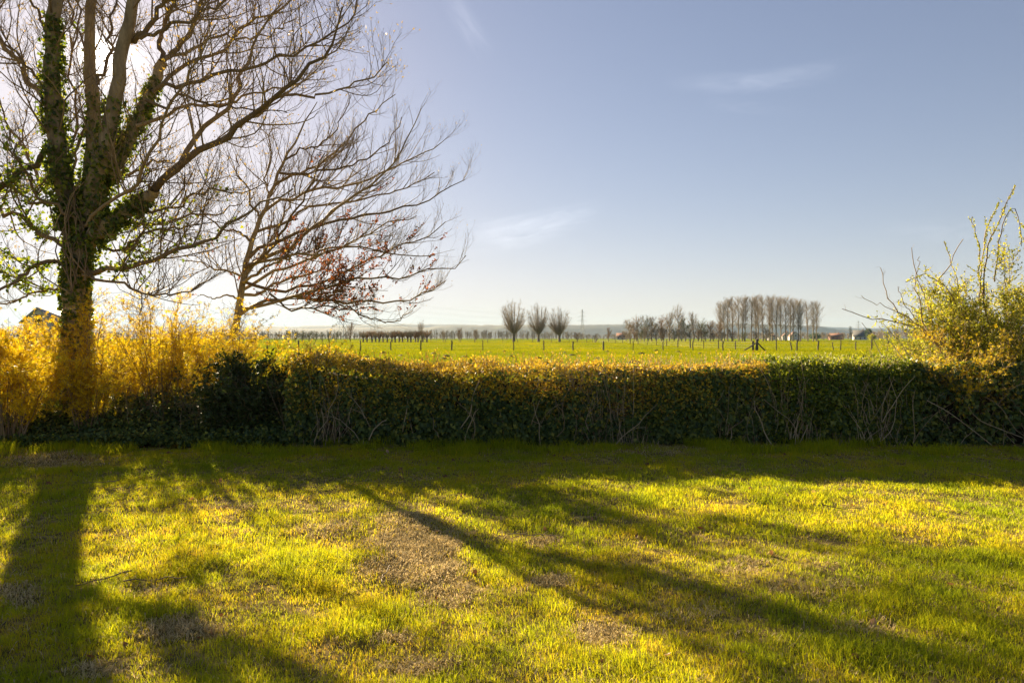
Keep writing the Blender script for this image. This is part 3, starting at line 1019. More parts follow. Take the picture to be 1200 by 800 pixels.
mb.tubes(sh, np.full((n, 4), .0022), 3)
loc(mb.build('bare_stems', M_STEM, priv), B)
mb = MB()
c, T, r_ = pick(sh, np.ones(sh.shape[:2]), 4200, .2, 1)
m = len(c)
mb.leaves(c, unit(T * .6 + rand_dirs(m)), rand_dirs(m), .034 + .02 * rng.random(m), .02, rng.random(m) * .5 + .5, 'leaf')
loc(mb.build('top_shoots', M_PRIVET, priv), B)

# ivy-grown end of the hedge under the right-hand shrub
rx0, rx1 = hx(1072), hx(1420)
ivyh = empty('ivy_hedge', ((rx0 + rx1) / 2, HF + .7, 0))
tag(ivyh, 'dark ivy-grown hedge end beneath the leafy shrub at the right edge', 'hedge')
B = np.array(ivyh.location)
mb = MB()
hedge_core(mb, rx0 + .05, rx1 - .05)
loc(mb.build('dark_filler', M_CORE, ivyh), B)
mb = MB()
add_hedge_leaves(mb, 21000, rx0, rx1, .06, 'ivy', .1, .3, lambda P: np.clip(vnoise(P[:, 0] * 1.3, P[:, 2] * 2, 1.4, 67) * 2.4 + 1.2, .15, 1))
loc(mb.build('ivy_leaves', M_IVY, ivyh), B)
mb = MB()
sp, sr = stems_up(mb, 100, rx0, rx1, HF + .02, HF + .25, (.002, .006), (.4, 1.0), .3)
t_, tr_ = shoots(sp, sr, 4, 50, .3, .15, .15, 5)
mb.tubes(t_, tr_, 3)
for k in range(9):
    xx = hx(1090 + 30 * k)
    P, R = np.array([[xx, HF - .05, .75], [xx + .2, HF - .16, .5], [xx + .45, HF - .22, .25], [xx + .8, HF - .25, .12]]), None
    P = P + rng.normal(size=P.shape) * .05
    o = smooth_line(P, 10)
    mb.tubes(o, np.full(10, .005), 4)
loc(mb.build('bare_stems', M_STEM, ivyh), B)

# ------------------------------------------------------------------ low ivy carpet at the left, under the forsythia
lx0, lx1 = hx(-170), hx(345)
low = empty('ground_ivy', (hx(150), HF + .5, 0))
tag(low, 'low dark ivy spreading under the yellow forsythia along the lawn edge', 'ivy')
B = np.array(low.location)
mb = MB()
n = 30000
x = lx0 + (lx1 - lx0) * rng.random(n)
y = HF - .15 + 1.9 * rng.random(n) ** 1.1 + .18 * vnoise(x, x * 0, .7, 71)
z = .02 + (.16 + .55 * np.clip((y - HF), 0, .9)) * rng.random(n) ** .7 * (1 + .4 * vnoise(x, y, 1.2, 73))
k = vnoise(x, y, 1.1, 75) > -.8
c = np.stack([x, y, z], -1)[k]
m = len(c)
mb.leaves(c, unit(rand_dirs(m) + np.array([0, -.4, -.2])), unit(np.array([0, -.4, 1]) + .8 * rand_dirs(m)), .055 * (.6 + .7 * rng.random(m)), .05 * (.6 + .7 * rng.random(m)), rng.random(m), 'ivy')
loc(mb.build('ivy_leaves', M_IVY, low), B)
mb = MB()
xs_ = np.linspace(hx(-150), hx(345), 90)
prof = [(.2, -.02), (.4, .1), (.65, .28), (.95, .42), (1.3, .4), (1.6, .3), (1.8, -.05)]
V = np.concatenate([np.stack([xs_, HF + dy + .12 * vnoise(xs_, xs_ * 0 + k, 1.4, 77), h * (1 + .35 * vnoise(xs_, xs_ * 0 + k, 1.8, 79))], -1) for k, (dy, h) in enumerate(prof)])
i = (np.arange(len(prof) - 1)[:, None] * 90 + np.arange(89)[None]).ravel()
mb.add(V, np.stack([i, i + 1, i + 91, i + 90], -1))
loc(mb.build('dark_filler', M_CORE, low), B)  # added dark mound that keeps the ivy's underside dark
mb = MB()
n = 260
x = lx0 + (lx1 - lx0) * rng.random(n)
P0 = np.stack([x, HF + .2 + .9 * rng.random(n), np.zeros(n)], -1)
P, R = shoots(np.repeat(P0[:, None], 2, 1) + np.array([[0, 0, 0], [0, 0, .6]]), np.full((n, 2), .006), 2.5, 25, .9, .3, .2, 7, 0, lenfall=0)
mb.tubes(P, R, 4)
loc(mb.build('bare_stems', M_TWIG, low), B)


# ------------------------------------------------------------------ shrubs
def bush(name, label, cat, base, top, spread, canes, group=None, arch=.5, flower=None, leaf=None, tw=9, bias=(0, 0), stem_r=.007, fl_size=.04, seedlen=(.65, 1.1), sprig_len=.34, per_twig=9.0, below=.15):
    """a shrub of arching canes with side sprigs; flower / leaf = (material, number, part name, size)"""
    base = np.array(base, float)
    o = empty(name, base)
    tag(o, label, cat, group)
    M = 12
    a = rng.random(canes) * 2 * np.pi
    out = np.sqrt(rng.random(canes)) * spread
    tip = np.stack([np.cos(a) * out + bias[0], np.sin(a) * out * .75 + bias[1], top * (seedlen[0] + (seedlen[1] - seedlen[0]) * rng.random(canes)) * (1 - .32 * (out / spread) ** 2)], -1)
    b0 = np.stack([np.cos(a) * .22 * rng.random(canes), np.sin(a) * .22 * rng.random(canes), np.zeros(canes)], -1)
    u = np.linspace(0, 1, M)[None, :, None]
    mid = b0 + (tip - b0) * np.array([.3, .3, .75])
    P = (1 - u) ** 2 * b0[:, None] + 2 * u * (1 - u) * mid[:, None] + u ** 2 * tip[:, None]
    dr = rng.random(canes)[:, None] ** 2 * arch
    P[:, :, 2] -= dr * np.clip(u[:, :, 0] - .6, 0, 1) ** 2 * 4 * top * .4
    P += np.cumsum(rng.normal(size=P.shape) * .012, axis=1)
    P[:, 0] = b0
    R = stem_r * (.6 + .8 * rng.random(canes))[:, None] * np.linspace(1, .3, M)[None]
    m1 = MB()
    m1.tubes(P, R, 5)
    p2, r2 = shoots(P, R, tw, 42, sprig_len * 1.6, .1, .12, 7, below, .6, .0022, droop=.25)
    m1.tubes(p2, r2, 3)
    p3, r3 = shoots(p2, r2, per_twig, 45, sprig_len * .7, .1, .14, 5, .1, .6, .0018)
    m1.tubes(p3, r3, 3)
    m1.build('canes', M_TWIG, o)
    allp = np.concatenate([smooth_k(P[:, 3:]), smooth_k(p2), smooth_k(p3)])
    for spec in (flower, leaf):
        if not spec:
            continue
        mat, n, nm, size, zlo = spec
        c, T, _ = pick(allp, np.ones(allp.shape[:2]), n)
        k = (c[:, 2] > zlo * (.6 + .8 * rng.random(n))) & (vnoise(c[:, 0] * 2.2 + 5, c[:, 2] * 2.2 + c[:, 1], 1.2, base[0]) > -.2 + .25 * rng.normal(size=n))
        c, T = c[k], T[k]
        m2 = MB()
        q = len(c)
        if spec is flower:
            c = c + rng.normal(size=c.shape) * .012
            m2.leaves(c, unit(rand_dirs(q)), unit(rand_dirs(q) + np.array([0, -.2, -.1])), size * (.7 + .6 * rng.random(q)), size * (.7 + .6 * rng.random(q)), rng.random(q), 'flower')
        else:
            m2.leaves(c, unit(T * .6 + rand_dirs(q)), rand_dirs(q), size * (.6 + .8 * rng.random(q)), size * .5 * (.7 + .6 * rng.random(q)), rng.random(q), 'leaf')
        m2.build(nm, mat, o)
    return o


def smooth_k(P):
    """resample [K,M,3] to 6 points"""
    M = P.shape[1]
    f = np.linspace(0, M - 1, 6)
    i = np.minimum(f.astype(int), M - 2)
    w = (f - i)[None, :, None]
    return P[:, i] * (1 - w) + P[:, i + 1] * w


FG = 'yellow flowering forsythia bushes along the garden edge'
bush('forsythia_bush', 'broad yellow forsythia bush left of the ivy-clad trunk, hanging low over the lawn edge', 'shrub', (gx(12, 10.1), 10.1, 0), 1.95, 1.35, 46, FG, .8,
     (M_FORSY, 15000, 'yellow_blossom', .068, .1), None, 8, (-.1, -.1))
bush('forsythia_bush', 'yellow forsythia bush growing in front of the ivy-clad trunk', 'shrub', (gx(112, 10.75), 10.55, 0), 2.15, .95, 34, FG, .5,
     (M_FORSY, 8500, 'yellow_blossom', .062, .4), None, 8)
bush('forsythia_bush', 'tall airy yellow forsythia bush between the two bare trees', 'shrub', (gx(190, 11.2), 11.2, 0), 2.5, 1.2, 44, FG, .45,
     (M_FORSY, 9000, 'yellow_blossom', .062, .75), None, 8)
bush('forsythia_bush', 'yellow forsythia bush at the foot of the withered-leaf tree', 'shrub', (gx(285, 11.4), 11.4, 0), 1.95, 1.15, 38, FG, .5,
     (M_FORSY, 9000, 'yellow_blossom', .062, .7), None, 8)
bush('forsythia_bush', 'yellow forsythia bush cut off by the left edge of the photo', 'shrub', (gx(-110, 10.6), 10.6, 0), 2.15, 1.3, 36, FG, .6,
     (M_FORSY, 12000, 'yellow_blossom', .066, .4), None, 8)
bush('forsythia_bush', 'yellow forsythia bush behind the trunk, showing left of it above the others', 'shrub', (gx(50, 12), 12.0, 0), 2.1, 1.2, 36, FG, .5,
     (M_FORSY, 8000, 'yellow_blossom', .062, .5), None, 8)
bush('forsythia_bush', 'yellow forsythia bush rearmost of the clump, just left of the leaning tree', 'shrub', (gx(238, 12.3), 12.3, 0), 2.25, 1.2, 36, FG, .5,
     (M_FORSY, 8000, 'yellow_blossom', .062, .5), None, 8)
bush('laurel_bush', 'dark evergreen bush between the yellow forsythia and the clipped hedge', 'shrub', (gx(288, 10.55), 10.7, 0), 1.3, 1.2, 75, None, .3,
     None, (M_DARK, 22000, 'evergreen_leaves', .062, .1), 9, sprig_len=.25, seedlen=(.4, 1.05))
bush('forsythia_bush', 'low yellow forsythia sprawling over the ivy at the right end of the hedge', 'shrub', (gx(1150, 10.3), 10.5, 0), 1.75, 1.35, 40, FG, .8,
     (M_FORSY, 11000, 'yellow_blossom', .048, .7), None, 8)
bush('forsythia_bush', 'small low yellow forsythia spilling on to the left end of the clipped hedge', 'shrub', (gx(372, 10.9), 10.9, 0), 1.5, .75, 26, FG, .5,
     (M_FORSY, 4500, 'yellow_blossom', .055, .8), None, 8)
bush('forsythia_bush', 'low rear yellow forsythia just right of the ivy-clad trunk', 'shrub', (gx(148, 12), 12.0, 0), 1.7, 1.1, 34, FG, .5,
     (M_FORSY, 8000, 'yellow_blossom', .06, .25), None, 8)
bush('spring_bush', 'lower airy bush in fresh leaf arching over the hedge, left of the tall leafy shrub', 'shrub', (gx(1105, 11.2), 11.2, 0), 2.15, 1.25, 50, None, .6,
     None, (M_FRESH, 22000, 'spring_leaves', .038, .5), 9, (0, 0), .006, seedlen=(.5, 1.05), sprig_len=.34)
bush('spring_shrub', 'tall shrub in fresh yellow-green leaf at the right edge, long shoots reaching above it', 'shrub', (gx(1180, 11.4), 11.4, 0), 3.25, 1.85, 90, None, .35,
     None, (M_FRESH, 60000, 'spring_leaves', .044, .6), 10, (-.05, 0), .007, seedlen=(.5, 1.0), sprig_len=.36)

# long bare and budding shoots of the right-hand shrub, each arching its own way
shr = [o for o in COL.objects if o.name.startswith('spring_shrub')][0]
SB = np.array(shr.location)
mb, lb = MB(), MB()
long_ = [
    ([(1150, 440), (1105, 409), (1074, 384), (1043, 377), (1012, 371), (986, 361)], 11.0, -.2, 5, 1.3, 0),
    ([(1120, 425), (1084, 387), (1049, 362), (1037, 337), (1032, 314)], 11.2, .2, 5, 1.2, 0),
    ([(1110, 420), (1084, 384), (1075, 345), (1072, 318), (1066, 291)], 11.0, -.3, 4.5, 1.2, 0),
    ([(1125, 430), (1098, 384), (1087, 353), (1104, 323), (1128, 280)], 11.3, .2, 5.5, 1.3, 0),
    ([(1080, 383), (1046, 364), (1025, 355), (1008, 348)], 11.2, .3, 2.4, 1.0, 0),
    ([(1082, 385), (1062, 360), (1051, 336)], 11.1, .3, 2.4, 1.1, 0),
    ([(1084, 350), (1075, 325), (1076, 300)], 11.0, .3, 2.2, 1.1, 0),
    ([(1160, 400), (1152, 340), (1158, 290), (1166, 270), (1178, 244), (1188, 217)], 11.4, -.2, 5, 1.5, 70),
    ([(1150, 380), (1150, 310), (1156, 270), (1170, 238)], 11.5, .2, 4, 1.4, 60),
    ([(1148, 360), (1148, 300), (1144, 275), (1137, 254)], 11.3, .2, 3.5, 1.2, 40),
    ([(1165, 330), (1172, 280), (1184, 242), (1194, 262), (1197, 290)], 11.4, -.3, 3.5, 1.2, 45),
    ([(1130, 380), (1122, 330), (1112, 300), (1106, 284)], 11.5, .2, 3, 1.2, 25),
    ([(1140, 390), (1110, 340), (1084, 322), (1062, 330)], 11.4, -.3, 3.5, 1.2, 50),
    ([(1200, 370), (1205, 300), (1215, 250), (1222, 215)], 11.3, .2, 4, 1.4, 50),
    ([(1230, 370), (1240, 290), (1262, 240)], 11.5, .2, 4, 1.4, 50),
]
for pts, d0, sl, w0, w1, nl in long_:
    P, R = limb(pts, d0, sl, w0 * .42, w1 * .6, 16, .015)
    mb.tubes(P, R, 5)
    s2p, s2r = shoots(P[None], R[None], 4, 45, .28, .2, .12, 5)
    mb.tubes(s2p, s2r, 3)
    if nl:
        c, T, _ = pick(np.concatenate([smooth_k(P[None]), smooth_k(s2p)]), np.ones((1 + len(s2p), 6)), nl * 4)
        q = len(c)
        lb.leaves(c, unit(T + .8 * rand_dirs(q)), rand_dirs(q), .04 * (.7 + .6 * rng.random(q)), .022, .3 + .6 * rng.random(q), 'leaf')
loc(mb.build('long_shoots', M_TWIG, shr), SB)
loc(lb.build('shoot_leaves', M_FRESH, shr), SB)
mb = MB()
for pts in ([(1010, 378), (1022, 396), (1034, 418), (1046, 436)], [(1030, 382), (1040, 398), (1056, 416), (1070, 430)], [(1036, 380), (1060, 408), (1085, 440)]):
    P, R = limb(pts, 10.6, -.2, .7, 1.2, 10, .01)
    mb.tubes(P, R, 4)
M_PALE = solid_mat('pale_dry_cane', [(.3, (.3, .24, .15)), (.7, (.45, .37, .24))], 6, .8, 0)
loc(mb.build('dry_canes', M_PALE, shr), SB)

# ------------------------------------------------------------------ the lawn's grass, moss and fallen leaves
BARE_ = [(490, 655, 60, 42, .95), (470, 610, 42, 18, .7), (520, 690, 40, 20, .75), (645, 678, 24, 9, 1.0), (700, 745, 42, 18, .9), (215, 735, 55, 14, .9), (120, 780, 40, 12, .85),
        (460, 745, 26, 8, .8), (500, 782, 40, 12, .7), (870, 665, 40, 9, .7), (280, 590, 60, 8, .6), (380, 620, 50, 14, .6), (60, 540, 60, 10, .9), (1020, 735, 40, 14, .6),
        (960, 690, 70, 14, .5), (170, 690, 40, 10, .6), (640, 630, 26, 8, .7), (380, 590, 60, 9, .5), (810, 715, 60, 12, .4), (20, 700, 30, 14, .7), (760, 530, 120, 5, .6)]


BARE = [(a, c, sx * 1.0, sy * 1.05, min(1, s * (1.1 if s > .9 else .85))) for a, c, sx, sy, s in BARE_]


def bareness(x, y):
    b = np.zeros_like(x)
    pxs, pys = x / y * F + CX, CY + CAMZ / y * F
    jx = 16 * vnoise(x, y, 2.6, 81)
    jy = 9 * vnoise(x, y, 2.6, 83)
    for (a, c, sx, sy, s) in BARE:
        r2_ = ((pxs - a + jx) / sx) ** 2 + ((pys - c + jy) / sy) ** 2
        b = np.maximum(b, s * np.exp(-r2_ ** 1.5))
    return b


def grass(n, y0, y1, blade, width, name=None):
    y = y0 + (y1 - y0) * rng.random(n)
    half = .78 * y1 + 4.0
    x = (rng.random(n) * 2 - 1) * half
    keep = np.abs(x) < .78 * y + 4.0
    x, y = x[keep], y[keep]
    b = bareness(x, y)
    tuft = vnoise(x, y, 3.2, 91) * .6 + vnoise(x, y, 9.0, 93) * .4
    big_ = vnoise(x, y, .75, 95)
    edge = np.clip((y - (HF - .25 + .15 * vnoise(x, x * 0, .8, 31))) / .3, 0, 1)
    k = rng.random(len(x)) < np.clip((.72 + .75 * tuft + .2 * big_) * (1 - b) ** 1.7 + .5 * b * np.clip(vnoise(x, y, 2.7, 141) * 3 - .25, 0, 1), .03, 1) * (1 - edge)
    x, y, tuft, big_, b = x[k], y[k], tuft[k], big_[k], b[k]
    m = len(x)
    h = blade * (.45 + .75 * rng.random(m)) * (1 + .95 * tuft + .25 * big_) * (1 - .5 * b)
    h = np.maximum(h, .012)
    a = rng.random(m) * 2 * np.pi
    lean = np.abs(rng.normal(size=m)) * .6 + .2
    ld = np.stack([np.cos(a), np.sin(a)], -1)
    fa = a + np.pi / 2 + rng.normal(size=m) * .5
    w = width * (.6 + .8 * rng.random(m))
    base = np.stack([x, y, lawn_z(x, y) - .006], -1)
    side = np.stack([np.cos(fa), np.sin(fa), np.zeros(m)], -1) * (w / 2)[:, None]
    mid = base + np.concatenate([ld * (h * lean * .35)[:, None], (h * .6)[:, None]], 1)
    tip = base + np.concatenate([ld * (h * lean * 1.1)[:, None], (h * np.sqrt(np.maximum(1 - .5 * lean ** 2, .2)))[:, None]], 1)
    V = np.stack([base - side, base + side, mid + side * .75, mid - side * .75, tip], 1).reshape(-1, 3)
    o = np.arange(m)[:, None] * 5
    tint = np.clip(.42 + .22 * rng.normal(size=m) * .7 + .34 * vnoise(x, y, 1.1, 97) + .3 * vnoise(x, y, 4, 99) - .22 * tuft + .3 * b, 0, 1)
    return V, o + np.array([0, 1, 2, 3]), o + np.array([3, 2, 4]), np.repeat(tint, 5)


mb = MB()
for args in ((760000, 1.8, 5.2, .05, .003), (800000, 5.2, 10.6, .05, .0044)):
    V, q, t, ti = grass(*args)
    mb.add(V, q, t, ti)
# short dry thatch and moss on the thin patches
def thatch(n, y0, y1):
    y = y0 + (y1 - y0) * rng.random(n)
    x = (rng.random(n) * 2 - 1) * (.78 * y + 3.6)
    b = bareness(x, y)
    k = rng.random(n) < np.clip(b * 1.1 - .14 + .45 * vnoise(x, y, 6, 121), .03, .8)
    x, y, b = x[k], y[k], b[k]
    m = len(x)
    a, fa = rng.random(m) * 6.3, rng.random(m) * 6.3
    h = .012 + .018 * rng.random(m)
    L_ = .02 + .035 * rng.random(m)
    base = np.stack([x, y, lawn_z(x, y) - .003 + .008 * rng.random(m)], -1)
    side = np.stack([-np.sin(a), np.cos(a), 0 * a], -1) * .0022
    mid = base + np.stack([np.cos(a) * L_ * .5, np.sin(a) * L_ * .5, h], -1)
    tip = base + np.stack([np.cos(a) * L_, np.sin(a) * L_, h * (.3 + rng.random(m))], -1)
    V = np.stack([base - side, base + side, mid + side, mid - side, tip], 1).reshape(-1, 3)
    o = np.arange(m)[:, None] * 5
    t = np.clip(.55 + .25 * rng.normal(size=m) + .3 * vnoise(x, y, 9, 123), 0, 1)
    return V, o + np.array([0, 1, 2, 3]), o + np.array([3, 2, 4]), np.repeat(t, 5)


def fringe(n):
    y = 9.2 + 1.15 * rng.random(n) ** .7
    x = (rng.random(n) * 2 - 1) * 9.8
    k = (vnoise(x, y, 1.6, 131) + .5 * vnoise(x, y, 5, 133) > .12) & (y < HF + .1 + .15 * vnoise(x, x * 0, 1.3, 135))
    x, y = x[k], y[k]
    m = len(x)
    h = .09 + .1 * rng.random(m)
    a, fa = rng.random(m) * 6.3, rng.random(m) * 6.3
    ld = np.stack([np.cos(a), np.sin(a)], -1) * (h * (.2 + .5 * rng.random(m)))[:, None]
    base = np.stack([x, y, lawn_z(x, y) - .005], -1)
    side = np.stack([np.cos(fa), np.sin(fa), 0 * fa], -1) * .003
    mid = base + np.concatenate([ld * .35, (h * .6)[:, None]], 1)
    tip = base + np.concatenate([ld, (h * .92)[:, None]], 1)
    V = np.stack([base - side, base + side, mid + side * .75, mid - side * .75, tip], 1).reshape(-1, 3)
    o = np.arange(m)[:, None] * 5
    return V, o + np.array([0, 1, 2, 3]), o + np.array([3, 2, 4]), np.repeat(np.clip(.3 + .2 * rng.normal(size=m), 0, 1), 5)


V, q, t, ti = fringe(42000)
mb.add(V, q, t, ti)
mb2 = MB()
for args in ((440000, 2.4, 6.2), (250000, 6.2, 10.4)):
    V, q, t, ti = thatch(*args)
    mb2.add(V, q, t, ti)
tag(mb2.build('dry_thatch', M_THATCH), kind='stuff')
print('grass verts', mb.n)
tag(mb.build('lawn_grass', M_GRASS), kind='stuff')

# fallen leaves lying about on the lawn
for k in range(9):
    yw = 3.6 + 5.5 * rng.random()
    xw = (rng.random() * 2 - 1) * .7 * yw
    if k == 0:
        yw = CAMZ * F / (684 - CY)
        xw = gx(181, yw)
    o = MB()
    a = rng.random() * 6.3
    u = np.linspace(-.5, .5, 7)
    L_ = .16 + .25 * rng.random()
    P = np.stack([u * L_, .25 * L_ * np.cos(u * 3 + k) * .6, .012 + .03 * np.abs(u)], -1) + rng.normal(size=(7, 3)) * .004
    o.tubes(P, np.linspace(.005, .0025, 7), 5)
    s2p, s2r = shoots(P[None], np.full((1, 7), .003), 10, 40, .08, .1, .1, 4)
    if len(s2p):
        o.tubes(s2p, s2r, 3)
    t = o.build('fallen_twig', M_TWIG)
    t.location = (xw, yw, float(lawn_z(np.array(xw), np.array(yw))) + .025)
    t.rotation_euler = (0, 0, a)
    tag(t, 'thin brown twig fallen from the trees, lying in the lawn grass', 'twig', 'fallen twigs on the lawn')
leaf_me = []
for v in range(7):
    mb = MB()
    w = .38 + .2 * rng.random()
    n_ = 9
    tt = np.linspace(0, 1, n_)
    wd = np.sin(tt * np.pi) ** .8 * w * .5 * (1 + .25 * np.cos(tt * 18))
    cu = .9 * rng.random() + .3
    zz = cu * (tt - .5) ** 2
    V = np.concatenate([np.stack([-wd, tt - .5, zz + wd * .5], -1), np.stack([0 * tt, tt - .5, zz], -1), np.stack([wd, tt - .5, zz + wd * (.2 + .5 * rng.random())], -1)])
    i = np.arange(n_ - 1)
    mb.add(V, np.concatenate([np.stack([i, i + n_, i + n_ + 1, i + 1], -1), np.stack([i + n_, i + 2 * n_, i + 2 * n_ + 1, i + n_ + 1], -1)]), tint=rng.random())
    leaf_me.append(mb.mesh('fallen_leaf', M_LITTER))
spots_l = [(1000, 595), (1036, 584), (985, 577), (860, 568), (875, 618), (612, 640), (620, 648), (880, 660), (905, 655), (1082, 664), (1116, 693), (1024, 735), (1005, 776), (870, 775), (706, 784),
           (246, 741), (258, 720), (232, 747), (138, 716), (512, 700), (520, 734), (705, 620), (718, 642), (410, 627), (556, 674), (600, 560), (500, 545), (660, 540), (720, 545), (930, 560), (1160, 600)]
cnt = 0
while cnt < 220:
    if cnt < len(spots_l):
        X_, Y_ = spots_l[cnt]
        d = CAMZ * F / (Y_ - CY)
        xw, yw = gx(X_, d), d
    else:
        yw = 3.2 + 6.9 * rng.random() ** .7
        xw = (rng.random() * 2 - 1) * (.78 * yw)
        if rng.random() > .45 + .55 * (yw > 8.9):
            continue
    o = link('fallen_leaf', leaf_me[cnt % 7])
    s = .03 + .045 * rng.random() ** 1.5
    o.location = (xw, yw, float(lawn_z(np.array(xw), np.array(yw))) + .022)
    o.scale = (s, s, s)
    o.rotation_euler = (rng.normal() * .7, rng.normal() * .7, rng.random() * 6.3)
    tag(o, 'small dry brown leaf lying in the grass of the lawn', 'leaf', 'fallen leaves scattered over the lawn')
    cnt += 1

# ------------------------------------------------------------------ the pasture beyond the hedge
def pasture(n, y0, y1, h, w):
    y = np.sqrt(y0 ** 2 + (y1 ** 2 - y0 ** 2) * rng.random(n))
    x = (rng.random(n) * 2 - 1) * (.78 * y + 6)
    cl_ = vnoise(x, y, .9, 111)
    pat = vnoise(x, y * .35, .16, 113)
    dark = np.clip((vnoise(x, y * .4, .23, 115) - .38) * 6, 0, 1)
    k = rng.random(n) < .75 + .5 * cl_ - .45 * dark
    x, y, cl_, pat = x[k], y[k], cl_[k], pat[k]
    m = len(x)
    hh = h * (.5 + .7 * rng.random(m)) * (1 + .6 * cl_)
    a = rng.random(m) * np.pi
    s = np.stack([np.cos(a), np.sin(a), np.zeros(m)], -1) * (w * (.6 + .8 * rng.random(m)) / 2)[:, None]
    b = np.stack([x, y, field_z(x, y) - .01], -1)
    tip = b + np.stack([rng.normal(size=m) * .4, rng.normal(size=m) * .4, np.ones(m)], -1) * hh[:, None]
    return np.stack([b - s, b + s, tip], 1).reshape(-1, 3), (np.arange(m)[:, None] * 3 + np.array([0, 1, 2])), np.repeat(np.clip(.5 + .18 * rng.normal(size=m) + .5 * pat, 0, 1), 3)


mb = MB()
for args in ((60000, 12.5, 38, .09, .012), (230000, 38, 95, .11, .03), (200000, 95, 235, .13, .06), (110000, 235, 420, .16, .12)):
    V, t, ti = pasture(*args)
    mb.add(V, None, t, ti)
tag(mb.build('pasture_grass', M_PASTURE), kind='stuff')

# molehills and trampled tussocks
M_MOLE = solid_mat('molehill_earth', [(.3, (.03, .024, .016)), (.7, (.075, .058, .036))], 9, .95, .8)
mm_ = []
for v in range(4):
    mb = MB()
    nr, na = 6, 14
    V = []
    for i in range(nr):
        r = i / (nr - 1)
        for j in range(na):
            a = j * 2 * np.pi / na
            rr = r * (1 + .22 * math.sin(a * 2 + v) + .1 * rng.normal())
            V.append((rr * math.cos(a), rr * math.sin(a), (.36 * (1 - r ** 1.6) + .05 * rng.normal() * (1 - r)) if r < 1 else -.05))
    q = [(i * na + j, i * na + (j + 1) % na, (i + 1) * na + (j + 1) % na, (i + 1) * na + j) for i in range(nr - 1) for j in range(na)]
    mb.add(V, q)
    mm_.append(mb.mesh('molehill', M_MOLE, True))
mh = [(743, 424.5, .42), (769, 411, .4), (600, 418, .35), (591, 411.5, .32), (575, 413, .25), (430, 419, .3), (470, 417, .35), (508, 414.5, .4), (523, 417.5, .34), (545, 418, .3), (449, 414, .35),
      (662, 413, .3), (712, 412, .35), (670, 416.5, .33), (752, 414.5, .4), (795, 412.5, .35), (520, 421, .3), (630, 420, .3), (820, 414, .3), (400, 417, .3), (560, 424, .25), (700, 420, .25)]
for i, (x, y, s) in enumerate(mh):
    d = CAMZ * F / (y - CY)
    o = link('molehill', mm_[i % 4])
    o.location = (gx(x, d), d, float(field_z(np.array(gx(x, d)), np.array(d))) + .02)
    o.scale = (s * 1.0, s * .8, s * .9)
    o.rotation_euler = (0, 0, rng.random() * 6)
    tag(o, 'low dark molehill in the sunlit pasture beyond the hedge', 'molehill', 'molehills in the pasture')

# ------------------------------------------------------------------ fences
post_me = []
for v in range(5):
    mb = MB()
    r = .055 + .012 * v
    zs = [-.3, 0, .4, .8, 1.15, 1.24, 1.27]
    P = np.array([[.012 * rng.normal() * k, .012 * rng.normal() * k, z] for k, z in enumerate(zs)])
    R = np.array([1.08, 1.05, 1, .97, .95, .9, .35]) * r
    mb.tubes(P, R, 8, tint=rng.random())
    post_me.append(mb.mesh('post', M_POST))


def fence(name, label, posts, wires=(.35, .7, 1.05), bend=None):
    p0 = np.array([gx(posts[0][0], posts[0][1]), posts[0][1], 0])
    root = empty(name, p0)
    tag(root, label, 'fence')
    W = []
    for i, (x, d, h, lean) in enumerate(posts):
        c = np.array([gx(x, d), d, 0.0])
        c[2] = float(field_z(c[0], c[1]))
        o = link('post', post_me[i % 5], root)
        o.location = Vector(c - p0)
        o.scale = (1, 1, h / 1.27)
        o.rotation_euler = (rng.normal() * .02, lean + rng.normal() * .02, rng.random() * 6)
        W.append(c - p0)
    W = np.array(W)
    for z in wires:
        mb = MB()
        mb.tubes(smooth_line(W + np.array([0, -.06, z]), len(W) * 2), np.full(len(W) * 2, .008), 4)
        mb.build('wire', M_STEEL, root)
    return root


DF = 88.0
near_posts = [(x, DF + rng.normal() * .25, 1.18 + .16 * rng.random(), 0.0) for x in
              (204, 240, 276, 313, 349.5, 385.8, 422.6, 458.1, 493.3, 529.5, 565.8, 601.8, 637, 671.4, 707.1, 741.8, 777.2, 812, 847.2)]
near_posts += [(887, 88, 1.5, 0)]
fence('pasture_fence', 'wooden post and wire fence crossing the pasture, ending at the braced strainer post', near_posts)
right_posts = [(887.6, 88.3, 1.45, 0), (909.9, 90, 1.35, 0), (927.8, 89, 1.1, .16), (933.9, 88, 1.36, 0), (958.7, 90, 1.3, 0), (977, 90, 1.1, .12), (984.8, 88, 1.3, 0), (1003, 90, 1.1, 0), (1021.5, 88, 1.38, 0), (1040, 88, 1.2, .1),
               (1058, 88, 1.3, 0), (1092, 88, 1.3, 0), (1126, 88, 1.3, 0), (1160, 88, 1.3, 0), (1195, 88, 1.3, 0), (1232, 88, 1.3, 0)]
fence('pasture_fence', 'post and wire fence running right from the strainer post, some posts leaning', right_posts, (.4, .95))
back = [(694.1, 228, 2.0, 0), (721, 205, 1.5, 0), (729.7, 200, 1.7, 0), (738.5, 182, 1.6, 0), (747.8, 176, 1.4, 0), (758.6, 160, 1.45, 0), (769.4, 147, 1.35, 0), (781.4, 130, 1.4, 0), (794.5, 119, 1.25, 0), (808.8, 109, 1.25, 0),
        (824.5, 102.5, 1.25, 0), (842, 98, 1.25, 0), (861.8, 95, 1.2, 0), (883.0, 90.5, 1.25, 0)]
fence('receding_fence', 'second post and wire fence running from the strainer post away towards the houses', back)
rear = [(x, 236 + rng.normal() * 2, 1.3, 0.0) for x in (505, 522, 540, 556, 571.4, 589, 606.4, 624, 646, 656, 667, 676.5, 687.5)]
fence('rear_fence', 'low far fence along the pasture\'s rear edge by the three pollard trees', rear, (.9,))
